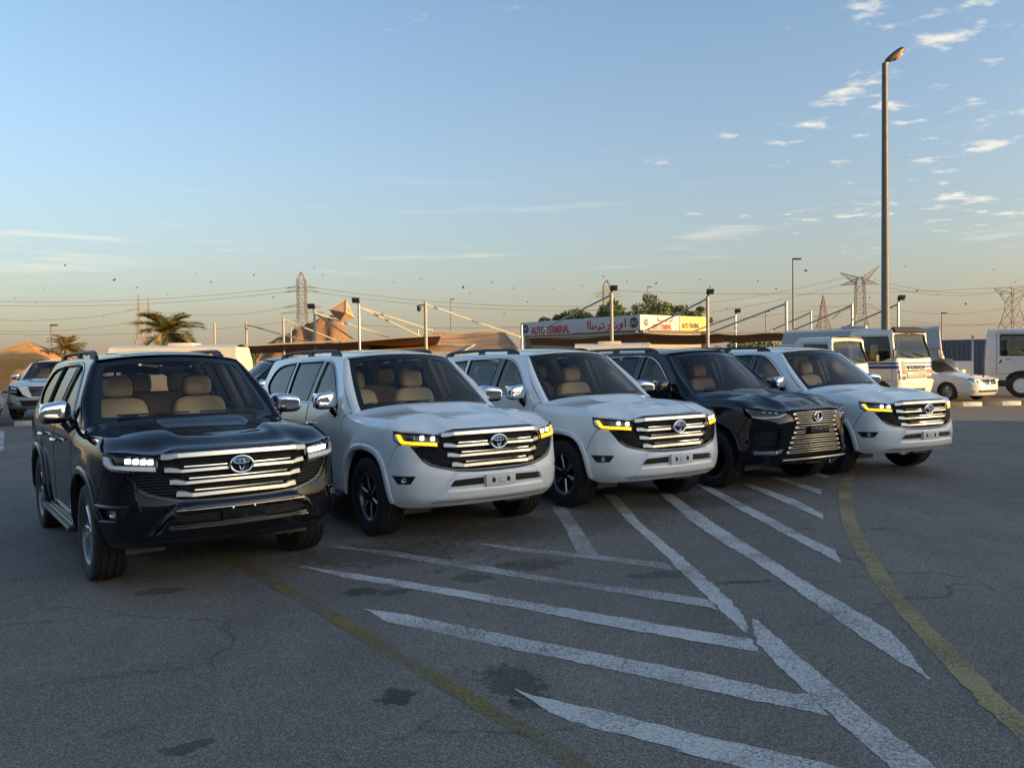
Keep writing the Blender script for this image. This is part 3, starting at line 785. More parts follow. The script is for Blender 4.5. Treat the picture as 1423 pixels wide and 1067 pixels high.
    # ---------- side step
    for sg in (1, -1):
        st = empty('running_board', (0, 0, 0), 0, root)
        MB().box((sg * .90, -1.45, .335), (.21, 1.72, .05), bev=.018).build('board', PLASTIC, st)
        m = MB()
        for i in range(5): m.box((sg * (.83 + .035 * i), -1.45, .363), (.012, 1.6, .008))
        m.build('tread_strip', SATIN if garnish else ALLOYGREY, st)
        MB().box((sg * 1.008, -1.45, .337), (.008, 1.70, .022)).build('edge_strip', SATIN, st)
    # ---------- mirrors
    for sg in (1, -1):
        mr = empty('mirror', (sg * 1.055, -.83, 1.345), 0, root); mr.scale = (1.14, 1.1, 1.16)
        def shell(c, d, lo, hi, e=.55):
            V = []; F = []; n = 14; N_ = 24
            for i in range(n + 1):
                a = -math.pi / 2 + math.pi * (lo + (hi - lo) * i / n)
                for k in range(N_):
                    b_ = 2 * math.pi * k / N_; sgn = lambda v, p_: math.copysign(abs(v) ** p_, v)
                    x_, y_, z_ = sgn(math.cos(a), e) * sgn(math.cos(b_), e), sgn(math.cos(a), e) * sgn(math.sin(b_), e), sgn(math.sin(a), e)
                    y_ = y_ * (.75 if y_ < 0 else 1.0)
                    x2 = x_ * d[0] * (1 - .06 * z_); z2 = z_ * d[2] * (1 + .18 * x_ * (1 if z_ > 0 else -.2))
                    V.append((c[0] + x2, c[1] + y_ * d[1] - .045 * x_ * abs(x_), c[2] + z2))
            for i in range(n):
                for k in range(N_): F.append((i * N_ + k, i * N_ + (k + 1) % N_, (i + 1) * N_ + (k + 1) % N_, (i + 1) * N_ + k))
            return V, F
        s1 = MB().add(*shell((0, 0, 0), (-.118, .085, .082), .30, 1.0)); s2 = MB().add(*shell((0, 0, -.004), (-.115, .082, .079), 0, .31))
        s3 = MB().tube([(-.07, .0, -.07), (-.10, .01, -.115), (-.15, .03, -.17)], [.045, .04, .05], 10)
        if sg < 0: s1.flipx(); s2.flipx(); s3.flipx()
        s1.build('mirror_shell', mirror, mr, 50); s2.build('mirror_base', GLOSSBLK, mr, 50); s3.build('mirror_stalk', GLOSSBLK, mr, 50)
        MB().box((0, -.064, .0), (.19, .006, .13), bev=.003).build('mirror_glass', CHROME, mr)
    # ---------- interior
    itr = root
    m = MB().sup((0, -.78, 1.05), (1.62, .62, .34), .35); m.build('dashboard', DASH, itr, 50)
    m = MB(); ring = [(.37 + .185 * math.cos(t), -1.10 - .06 * math.sin(t), 1.10 + .165 * math.sin(t)) for t in np.linspace(0, 2 * math.pi, 28)[:-1]]
    m.tube(ring, .017, 8, closed=True).sup((.37, -1.09, 1.10), (.15, .06, .13), .6).bar((.20, -1.10, 1.10), (.54, -1.10, 1.10), .03).bar((.37, -1.1, 1.1), (.37, -1.05, .95), .03).build('steering_wheel', DASH, itr, 50)
    MB().box((0.02, -.93, 1.19), (.30, .02, .16), bev=.006).build('screen', GLOSSBLK, itr)
    tilt = Matrix.Rotation(rad(14), 3, 'X')
    def seat_(x, y, wd, z=.0, rear=False):
        st = empty('rear_seat' if rear else 'front_seat', (x, y, 0), 0, itr)
        MB().sup((0, .20, .78 + z), (wd, .56, .20), .4).build('cushion', seat, st, 60)
        m = MB().sup((0, -.13, 1.10 + z), (wd, .20, .66), .42, tilt); m.build('backrest', seat, st, 60)
        n = 1 if not rear else 3
        for i in range(n):
            xx = (i - (n - 1) / 2) * .46
            MB().sup((xx, -.245, 1.53 + z), (.28, .13, .21), .45, tilt).build('headrest', seat, st, 60)
            m = MB()
            for e_ in (-.06, .06): m.tube([(xx + e_, -.21, 1.38 + z), (xx + e_, -.235, 1.46 + z)], .008, 6)
            m.build('headrest_post', CHROME, st)
        if film:
            MB().sup((0, -.13, 1.10 + z), (wd + .03, .23, .69), .45, tilt, 10).build('plastic_cover', FILM, st, 60)
            if not rear: MB().sup((0, -.245, 1.53 + z), (.31, .16, .24), .5, tilt, 8).build('plastic_cover', FILM, st, 60)
    for x in (.39, -.39): seat_(x, -1.38, .54)
    seat_(0, -2.32, 1.36, .02, True)
    m = MB().sup((0, -1.35, .85), (.26, .9, .32), .3); m.build('centre_console', DASH, itr)
    m = MB()
    for y, yy in ((-1.67, -1.70), (-2.55, -2.60)):
        a = B(np.array([y, yy]), np.array([1.24, 1.80]))
        for sg in (1, -1):
            m = MB().bar(a[0] - [.05, 0, 0], a[1] - [.05, 0, 0], .17, .05, (1, 0, 0))
            if sg < 0: m.flipx()
            m.build('pillar_cover', HEADLINER, itr)
    pc = patch(pillar, [(0.012, 0.03), (.095, 0.03), (.095, .98), (0.012, .98)], (), .05, -.03, 0, out_dir=(.5, .6, .4)); both('windscreen_pillar_cover', pc, HEADLINER)
    MB().box((0, -1.06, 1.71), (.24, .03, .075), Matrix.Rotation(rad(-10), 3, 'X'), .012).bar((0, -1.03, 1.75), (0, -1.0, 1.80), .02).build('interior_mirror', DASH, itr)
    # ---------- wheels
    for y in (0, -2.85):
        make_wheel('wheel', wheel, root, (.835, y, .397)); make_wheel('wheel', wheel, root, (-.835, y, .397), True)
    # ---------- nose
    if model == 'lc': lc_nose(B, root, paint, lamps, garnish, hex_side, bump_gap, hl_out, G)
    else: lx_nose(B, root, paint, bump_gap, hl_out, G)
    return root

def slats(B, xs, z0, z1, n, h, lift, mat_, root, depth=.012, name='slat', edge=None):
    """n separate slats across the nose between x limits xs, mirrored"""
    for i in range(n):
        z = z0 + (z1 - z0) * (i + .5) / n
        a, b = edge(z) if edge else xs
        k = max(3, int(abs(b - a) / .05) + 2)
        for sg in (1, -1):
            V, F = front_bar(B, sg * np.linspace(a, b, k), lambda x: z, lambda x: h, lambda x: lift, depth, z)
            MB().add(V, F).build(name, mat_, root)

def emblem_T(B, root, y_extra=.045, z=.965, a=.088, b=.064):
    e = empty('badge', tuple(front_pt(B, np.array([0.]), .93)[0] + [0, y_extra, z - .93]), 0, root)
    ell = lambda ra, rb, cz=0, n=36: [(ra * math.cos(t), 0, cz + rb * math.sin(t)) for t in np.linspace(0, 2 * math.pi, n + 1)[:-1]]
    MB().lathe([(-.012, .001), (-.008, .9), (-.016, 1.0)], 36, 'y').build('badge_plate', GLOSSBLK, e).scale = (a, 1, b)
    MB().tube(ell(a, b), .0105, 8, True).build('badge_ring', CHROME, e)
    m = MB().tube(ell(.062, .017, .024), .0058, 6, True).tube(ell(.019, .043, -.0), .0058, 6, True); m.build('badge_mark', CHROME, e)

def lc_nose(B, root, paint, lamps, garnish, hex_side, bump_gap, hl_out, G):
    U = B.U; uf = B.u_front
    # bumper skin
    low = [(.495 - .0, .455), (.515, .385), (.60, .352), (U(.80), .352), (U(.60), .362), (U(.3), .368), (uf, .37)]
    bp = hex_side[::-1][:] + [(U(.87), .958)] + bump_gap + low
    fog = rnd([(U(.935), .668, .012), (U(.795), .672, .012), (U(.838), .592, .012), (U(.92), .585, .02)])
    grl = rnd([(U(.172), .635, .008), (U(.475), .624, .012), (U(.535), .560, .012), (U(.172), .566, .008)])
    P = patch(B, inset(bp, .002), [fog, grl], .026, 0, .03, out_dir=(.3, 1, 0), half=True)
    bo = pobj('front_bumper', join(P, mir(P)), paint, root)
    big = rnd([(U(.95), .69), (U(.78), .69), (U(.82), .575), (U(.94), .57)])
    P = patch(B, big, (), .05, -.035, 0, out_dir=(.3, 1, 0)); pobj('fog_lamp_recess', P, PLASTIC, bo); pobj('fog_lamp_recess', mir(P), PLASTIC, bo)
    big = [(U(.15), .65), (U(.50), .64), (U(.56), .545), (U(.15), .55)]
    P = patch(B, big, (), .05, -.035, 0, out_dir=(.3, 1, 0)); pobj('intake_backing', P, UNDER, bo); pobj('intake_backing', mir(P), UNDER, bo)
    slats(B, (.16, .53), .562, .634, 4, .008, -.006 if not garnish else .0, PLASTIC, bo, .012)
    for sg in (1, -1):
        c = front_pt(B, np.array([sg * .882]), .63, -.012)[0]
        n = Vector((sg * .55, .83, 0)); R = n.to_track_quat('Y', 'Z').to_matrix()
        m = MB().lathe([(-.02, .001), (-.02, .020), (.0, .026), (.006, .026), (.006, .022)], 20, 'y'); m.V = [tuple(R @ Vector(v) + Vector(c)) for v in m.V]
        fo = m.build('fog_lamp', LEDOFF, root)
        m = MB().lathe([(.003, .001), (.002, .022)], 20, 'y'); m.V = [tuple(R @ Vector(v) + Vector(c)) for v in m.V]; m.build('lens', LENS, fo)
    # black field behind the grille
    blk = [(uf, 1.10), (U(.47), 1.098), (U(.56), 1.075), (U(.605), 1.055), (U(.66), 1.05), (U(.66), .93), (U(.86), .96)] + hex_side
    P = patch(B, blk, (), .04, -.055, .0, out_dir=(.3, 1, 0)); gr = pobj('grille', join(P, mir(P)), UNDER, root)
    # body-side lip of the hexagon
    edge = lambda z: (.60 - (.955 - z) * .55 if z > .85 else .54 - (.85 - z) * .9, .83 - (.955 - z) * .58)
    slats(B, None, .765, .945, 8, .010, -.012, PLASTIC, gr, .016, edge=edge)
    frame = rnd([(U(.605), .945), (U(.85), .957), (U(.80), .888), (U(.745), .808), (U(.69), .768), (U(.60), .74), (U(.45), .705), (U(.25), .692), (uf - .001, .689),
                 (uf - .001, .712), (U(.25), .714), (U(.45), .727), (U(.59), .760), (U(.67), .787), (U(.72), .82), (U(.77), .89), (U(.80), .935), (U(.62), .925)])
    P = patch(B, frame, (), .03, -.008, .03, out_dir=(.3, 1, 0), half=True); pobj('grille_edge', join(P, mir(P)), GLOSSBLK, gr)
    frame = [(uf - .001, 1.100), (U(.20), 1.10), (U(.47), 1.097), (U(.575), 1.070), (U(.61), 1.05), (U(.61), 1.03), (U(.57), 1.052), (U(.465), 1.082), (U(.20), 1.086), (uf - .001, 1.086)]
    P = patch(B, frame, (), .03, .012, .05, out_dir=(.3, 1, 0), half=True); pobj('grille_edge', join(P, mir(P)), GLOSSBLK, gr)
    # chrome bars: a wide centre run with wings that fold back
    rows = [(1.060, .048, .470, .585, 1.050), (.941, .032, .445, .562, .952), (.849, .032, .412, .527, .858), (.753, .040, .372, .484, .764)]
    for zc, h, xi, xo, zw in rows:
        ln = lambda x: .034 - .030 * max(0, (abs(x) - xi) / (xo - xi))
        V, F = front_bar(B, np.linspace(-xi, xi, 17), lambda x: zc + .004 * (1 - (x / xi) ** 2), lambda x: h, ln, .03)
        MB().add(V, F).build('grille_bar', SATIN, gr, 25)
        for sg in (1, -1):
            hw = h + .020 if zc < 1.0 else h + .006
            V, F = front_bar(B, sg * np.linspace(xi + .001, xo, 4), lambda x: zc + (zw - zc) * min(1, (abs(x) - xi) / (xo - xi) * 2), lambda x: h + (hw - h) * min(1, (abs(x) - xi) / (xo - xi) * 2), ln, .03)
            MB().add(V, F).build('grille_wing', SATIN, gr, 25)
        if zc < 1.0:
            V, F = front_bar(B, np.linspace(-xi + .02, xi - .02, 15), lambda x: zc + h / 2 + .018, lambda x: .011, lambda x: .026, .02)
            MB().add(V, F).build('grille_strip', CHROME, gr, 25)
    # mesh between the bars
    for z in (1.015, .995, .905, .89, .815, .80):
        V, F = front_bar(B, np.linspace(-.45, .45, 13), lambda x: z, lambda x: .006, lambda x: -.02, .01); MB().add(V, F).build('grille_mesh', PLASTIC, gr)
    emblem_T(B, root, .055)
    # number plate holder
    c = front_pt(B, np.array([0.]), .60, .012)[0]
    m = MB().box((0, c[1], .60), (.335, .018, .118), bev=.005)
    pf = m.build('plate_holder', PLATE if not garnish else GLOSSBLK, root)
    m = MB()
    if not garnish:
        for x in (-.085, .085): MB().box((x, c[1] + .009, .597), (.036, .006, .042), bev=.003).box((x + .012, c[1] + .009, .622), (.008, .006, .02)).build('plate_slot', UNDER, pf)
        m = MB().bar((-.035, c[1] + .010, .578), (.03, c[1] + .010, .578), .004).bar((.03, c[1] + .010, .578), (.03, c[1] + .010, .612), .004).bar((.03, c[1] + .010, .612), (-.01, c[1] + .010, .612), .004); m.build('plate_clip', ALLOYGREY, pf)
    else:
        m = MB()
        for x in (-.085, .085): m.lathe([(0, .012), (.006, .010), (.008, .001)], 12, 'y', (x, c[1] + .008, .635))
        m.build('plate_bolt', CHROME, pf)
    if garnish:
        def strip(pts, w0, lift, th, nm, mt):
            P = patch(B, pts, (), .03, lift, th, out_dir=(.3, 1, 0), half=True); pobj(nm, join(P, mir(P)), mt, bo)
        strip([(uf - .0005, .672), (U(.30), .672), (U(.50), .660), (U(.585), .60), (U(.70), .475), (U(.64), .455), (U(.535), .575), (U(.47), .628), (U(.30), .640), (uf - .0005, .640)], 0, .028, .04, 'bumper_garnish', GLOSSBLK)
        for z, xo in ((.515, .52), (.540, .50)):
            V, F = front_bar(B, np.linspace(-xo, xo, 19), lambda x: z, lambda x: .007, lambda x: .035, .02, .5); MB().add(V, F).build('garnish_strip', DARKCHROME, bo, 25)
        V, F = front_bar(B, np.linspace(-.46, .46, 17), lambda x: .655, lambda x: .006, lambda x: .045, .01, .65); MB().add(V, F).build('garnish_strip', SATIN, bo, 25)
        fr = np.array(dens([(.95, .685), (.775, .69), (.82, .575), (.93, .57)], .03)); pth = [tuple(front_pt(B, np.array([a]), b, .006)[0]) for a, b in fr]
        for sg in (1, -1):
            m = MB().tube(pth, .012, 6, True)
            if sg < 0: m.flipx()
            m.build('fog_lamp_bezel', GLOSSBLK, bo)
    # headlights
    HL = [(.556, 1.094), (.566, 1.06), (.590, 1.0), (.665, .964), (U(.80), .948), (U(.61), .932), (U(.612), 1.048), (U(.72), 1.066)]
    for sg in (1, -1):
        f = (lambda q: q) if sg > 0 else mir
        hl = pobj('headlight', f(patch(B, inset(HL, .003), (), .03, -.03, 0, out_dir=(.3, 1, 0))), GLOSSBLK, root)
        rim_ = np.array(dens(inset(HL, .008), .03)); pth = B(rim_[:, 0], rim_[:, 1]) - snormal(B, rim_) * .004
        m = MB().tube(pth, .009, 6, True)
        if sg < 0: m.flipx()
        m.build('bezel', GLOSSBLK, hl)
        Lsh = [(.612, 1.060), (.648, 1.060), (.700, 1.0), (U(.80), .992), (U(.618), .980), (U(.616), .938), (U(.80), .950), (.690, .962)]
        pobj('light_guide', f(patch(B, Lsh, (), .02, .002, .02, out_dir=(.3, 1, 0))), AMBER if lamps == 'amber' else SILVER, hl)
        sil = [(.575, 1.062), (.608, 1.062), (.672, .975), (.655, .972), (.600, 1.005)]
        pobj('lamp_trim', f(patch(B, sil, (), .03, .001, .015, out_dir=(.3, 1, 0))), SILVER, hl)
        MBx = patch(B, [(U(.845), 1.060), (U(.64), 1.040), (U(.64), .990), (U(.815), 1.002)], (), .03, -.022, .01, out_dir=(.3, 1, 0)); pobj('reflector', f(MBx), DARKCHROME, hl)
        for i in range(4):
            x = .662 + .047 * i
            c = front_pt(B, np.array([x]), 1.018 + .012 * i / 3, -.004)[0]
            m = MB().box(c, (.038, .026, .040), Matrix.Rotation(rad(-28 - 6 * i), 3, 'Z'), .006)
            if sg < 0: m.flipx()
            m.build('led_lens', LED if (lamps != 'amber' or i in (0, 2)) else LENS, hl)
        ln = patch(B, inset(HL, .006), (), .03, .0, 0, out_dir=(.3, 1, 0)); pobj('lens', f(ln), LENS, hl)

def lx_nose(B, root, paint, bump_gap, hl_out, G):
    U = B.U; uf = B.u_front
    # spindle outline (half width, height)
    SP = [(0, 1.045), (.44, 1.035), (.465, 1.005), (.385, .925), (.395, .86), (.47, .70), (.545, .52), (.545, .455), (0, .445)]
    spo = [(uf, 1.045)] + [(U(x), z) for x, z in SP[1:-1]] + [(uf, .445)]
    low = [(.495, .455), (.515, .385), (.60, .352), (U(.80), .352), (U(.60), .362), (U(.3), .368), (uf, .37)]
    hlb = [(U(.50), 1.005), (U(.62), .955), (U(.80), .945), (.70, .955)]
    bp = [(uf, .443)] + [(U(x), z) for x, z in SP[-2:1:-1]] + hlb + bump_gap + low
    duct = rnd([(U(.90), .80, .02), (U(.60), .83, .02), (U(.66), .56, .02), (U(.88), .56, .02)])
    P = patch(B, inset(bp, .002), [duct], .03, 0, .03, out_dir=(.3, 1, 0), half=True); bo = pobj('front_bumper', join(P, mir(P)), paint, root)
    P = patch(B, inset(duct, -.02), (), .05, -.05, 0, out_dir=(.3, 1, 0)); pobj('duct_backing', P, UNDER, bo); pobj('duct_backing', mir(P), UNDER, bo)
    slats(B, (.64, .88), .60, .79, 5, .012, -.03, PLASTIC, bo)
    for sg in (1, -1):
        f = (lambda q: q) if sg > 0 else mir
        lam = pobj('fog_lamp', f(patch(B, rnd([(U(.90), .555, .01), (U(.66), .545, .01), (U(.66), .51, .01), (U(.88), .50, .01)]), (), .03, .004, .02, out_dir=(.3, 1, 0))), DARKCHROME, root)
        pobj('chrome_tip', f(patch(B, [(U(.66), .552), (U(.58), .565), (U(.61), .515), (U(.66), .51)], (), .03, .008, .02, out_dir=(.3, 1, 0))), CHROME, lam)
    P = patch(B, spo, (), .04, -.05, 0, out_dir=(.3, 1, 0)); gr = pobj('grille', join(P, mir(P)), UNDER, root)
    zs = np.array([z for x, z in SP[1:-1]][::-1]); xs_ = np.array([x for x, z in SP[1:-1]][::-1])
    wid = lambda z: float(np.interp(z, zs, xs_))
    # double chrome blades with solid outer tips
    tops = [1.012, .955, .898, .838, .775, .712, .650, .588, .528]
    for i, z in enumerate(tops):
        xo = wid(z) - .012
        if i == 0: xo = .425
        sag = lambda x: -.012 * (x / .5) ** 2
        for dz in (.014, -.014):
            zz = z + dz
            segs = [(-xo + .05, xo - .05)]
            if .76 < zz < .85: segs = [(-xo + .05, -.19), (.19, xo - .05)]
            for a, b in segs:
                V, F = front_bar(B, np.linspace(a, b, max(5, int((b - a) / .06))), lambda x: zz + sag(x), lambda x: .0098, lambda x: .012, .025); MB().add(V, F).build('grille_blade', BLADE, gr, 25)
        for sg in (1, -1):
            V, F = front_bar(B, sg * np.linspace(xo - .05, xo, 3), lambda x: z + sag(x), lambda x: .040, lambda x: .012, .025); MB().add(V, F).build('grille_tip', BLADE, gr, 25)
    V, F = front_bar(B, np.linspace(-.60, .60, 19), lambda x: .432 - .02 * abs(x) ** 2, lambda x: .022, lambda x: .03, .03, .5); MB().add(V, F).build('bumper_lip', BLADE, bo, 25)
    e = empty('badge', tuple(front_pt(B, np.array([0.]), .95)[0] + [0, .03, .01]), 0, root)
    MB().lathe([(-.012, .001), (-.008, .9), (-.016, 1.0)], 32, 'y').build('badge_plate', GLOSSBLK, e).scale = (.078, 1, .060)
    ell = [(.076 * math.cos(t), 0, .058 * math.sin(t)) for t in np.linspace(0, 2 * math.pi, 37)[:-1]]
    MB().tube(ell, .010, 8, True).build('badge_ring', CHROME, e)
    # the letter leans to the vehicle's left, right way round for someone facing the car
    m = MB().tube([(.0, 0, .042), (.022, 0, -.030), (-.045, 0, -.034)], .009, 6); m.build('badge_mark', CHROME, e)
    c = front_pt(B, np.array([0.]), .80, .035)[0]
    pf = MB().box((0, c[1], .80), (.36, .016, .085), bev=.004).build('plate_holder', PLASTIC, root)
    m = MB()
    for x in (-.10, 0, .07): m.lathe([(0, .007), (.006, .005), (.007, .001)], 8, 'y', (x, c[1] + .007, .815 if x else .795))
    m.build('plate_bolt', CHROME, pf)
    HL = [(.556, 1.094), (.566, 1.075), (.62, 1.02), (.70, .958), (U(.80), .948), (U(.62), .958), (U(.475), 1.008), (U(.50), 1.030), (U(.66), 1.042), (U(.82), 1.070)]
    for sg in (1, -1):
        f = (lambda q: q) if sg > 0 else mir
        hl = pobj('headlight', f(patch(B, inset(HL, .003), (), .03, -.028, 0, out_dir=(.3, 1, 0))), GLOSSBLK, root)
        guide = [(.66, 1.0), (.72, .985), (U(.74), .975), (U(.60), .985), (U(.52), 1.018), (U(.49), 1.008), (U(.62), .962), (U(.80), .953), (.70, .965)]
        pobj('light_guide', f(patch(B, guide, (), .02, -.008, .015, out_dir=(.3, 1, 0))), SILVER, hl)
        for i in range(3):
            c = front_pt(B, np.array([.66 + .07 * i]), 1.02 + .008 * i, -.008)[0]
            m = MB().box(c, (.05, .024, .022), Matrix.Rotation(rad(-30 - 8 * i), 3, 'Z'), .005)
            if sg < 0: m.flipx()
            m.build('led_lens', LEDOFF, hl)
        pobj('side_marker', f(patch(B, [(.575, 1.082), (.60, 1.05), (.66, 1.045), (.64, 1.075)], (), .02, -.006, .01, out_dir=(.3, 1, 0))), REDLENS, hl)
        pobj('lens', f(patch(B, inset(HL, .006), (), .03, 0, 0, out_dir=(.3, 1, 0))), LENS, hl)

def place(o, x, y, yaw): o.location = (x, y, 0); o.rotation_euler = (0, 0, yaw + math.pi)
GRP = 'SUVs parked in an angled row on the hatched asphalt'
suv_black = make_suv('suv', BLACK, 'lc', 'chrome20', 'white', True, film=True)
place(suv_black, -2.722, 7.272, .6322)
suv_white = make_suv('suv', WHITE, 'lc', 'sixdark', 'amber')
place(suv_white, -.691, 8.832, .5932)
suv_w2 = copy_tree(suv_white); place(suv_w2, 1.382, 10.259, .5643)
suv_w3 = copy_tree(suv_white); place(suv_w3, 5.453, 12.573, .4841)
suv_lx = make_suv('suv', BLACK, 'lx', 'multi', seat=TAN2, mirror=GLOSSBLK, rail=GLOSSBLK)
place(suv_lx, 3.47, 11.55, .545)
tag(suv_black, 'large black SUV with gold-lit chrome grille and white headlights, nearest of the row', 'suv', GRP)
tag(suv_white, 'white SUV with amber lamps right beside the nearest black SUV, second in the row', 'suv', GRP)
tag(suv_w2, 'white SUV with amber lamps in the middle of the row, between white and black SUVs', 'suv', GRP)
tag(suv_lx, 'black SUV with tall spindle grille of many thin horizontal chrome blades', 'suv', GRP)
tag(suv_w3, 'white SUV with amber lamps at the far right end of the row', 'suv', GRP)
MARKS = {
    'S1': [(-0.02, 4.341), (0.094, 4.239), (0.351, 4.094), (0.922, 3.714), (1.177, 3.574), (1.371, 3.442), (1.697, 3.144), (1.399, 3.101), (1.001, 3.429), (0.705, 3.616), (0.746, 3.614), (0.27, 3.923), (0.124, 4.086)],
    'S2': [(-1.071, 5.809), (-0.739, 5.647), (-0.142, 5.246), (0.455, 4.87), (1.109, 4.459), (1.435, 4.216), (1.496, 4.221), (1.522, 3.943), (1.053, 4.238), (0.404, 4.672), (-0.241, 5.084), (-0.868, 5.504)],
    'S3': [(-1.986, 7.174), (-1.413, 6.833), (-0.917, 6.547), (-0.415, 6.243), (0.159, 5.871), (0.703, 5.515), (1.284, 5.152), (1.458, 5.053), (1.423, 4.827), (1.234, 4.954), (0.674, 5.288), (0.153, 5.683), (-0.664, 6.219), (-1.378, 6.657)],
    'S4': [(-1.906, 7.903), (-1.606, 7.791), (-1.188, 7.615), (-0.471, 7.15), (0.095, 6.699), (0.519, 6.399), (0.995, 6.164), (1.389, 5.907), (1.404, 5.644), (1.36, 5.703), (0.963, 5.965), (0.588, 6.224), (0.178, 6.483), (-0.456, 6.911), (-1.16, 7.429)],
    'S5': [(-0.494, 7.951), (0.061, 7.642), (0.601, 7.366), (1.292, 6.971), (1.314, 6.73), (0.588, 7.212), (0.059, 7.455)],
    'D1': [(0.43, 9.784), (0.526, 8.489), (0.559, 7.401), (0.744, 7.315), (0.7, 8.205), (0.608, 9.768)],
    'D2': [(1.161, 10.624), (1.223, 8.798), (1.31, 7.613), (1.359, 6.623), (1.402, 5.962), (1.416, 5.677), (1.45, 5.161), (1.5, 5.271), (1.544, 5.67), (1.532, 6.135), (1.498, 6.746), (1.436, 7.605), (1.345, 8.64), (1.323, 10.5)],
    'D3': [(1.559, 5.446), (1.475, 5.0), (1.475, 4.618), (1.496, 4.221), (1.522, 3.943), (1.557, 3.665), (1.575, 3.436), (1.609, 3.136), (1.8, 3.131), (1.766, 3.43), (1.724, 3.745), (1.698, 4.098), (1.668, 4.481), (1.633, 4.842), (1.607, 5.413)],
    'D4': [(1.883, 10.893), (1.888, 8.745), (1.952, 7.802), (2.057, 6.796), (2.114, 5.674), (2.14, 5.075), (2.171, 4.678), (2.214, 4.357), (2.306, 4.789), (2.361, 5.146), (2.334, 5.532), (2.259, 6.175), (2.193, 7.246), (2.112, 8.437), (2.022, 10.764)],
    'D5': [(2.5, 11.404), (2.618, 8.641), (2.7, 7.378), (2.735, 6.85), (2.868, 7.344), (2.815, 7.916), (2.764, 9.119), (2.646, 11.178)],
    'D6': [(3.141, 11.337), (3.215, 10.136), (3.294, 8.744), (3.4, 9.066), (3.421, 9.908), (3.277, 11.192)],
    'D7': [(3.719, 11.983), (3.859, 10.337), (4.011, 10.693), (3.869, 11.674)],
    'D8': [(4.417, 12.532), (4.47, 11.695), (4.586, 11.977), (4.574, 12.481)],
    'Y1': [(6.534, 15.18), (5.518, 13.278), (4.438, 11.203), (3.89, 9.865), (3.298, 8.219), (2.928, 6.937), (2.667, 5.924), (2.498, 5.112), (2.386, 4.493), (2.293, 3.974), (2.264, 3.655), (2.207, 3.198), (2.433, 3.274), (2.427, 3.904), (2.468, 4.176), (2.557, 4.661), (2.659, 5.216), (2.837, 6.065), (3.135, 7.13), (3.604, 8.641), (4.122, 10.051), (4.846, 11.712), (5.828, 13.623), (6.746, 15.149)],
    'Y2': [(-2.66, 7.498), (-2.244, 6.869), (-1.549, 5.942), (-1.152, 5.396), (-0.67, 4.717), (-0.32, 4.237), (-0.034, 3.845), (0.158, 3.545), (0.37, 3.225), (0.526, 3.22), (0.342, 3.474), (0.216, 3.697), (-0.034, 4.027), (-0.334, 4.439), (-0.701, 4.944), (-1.18, 5.619), (-1.569, 6.177), (-2.209, 7.041), (-2.622, 7.597)],
}
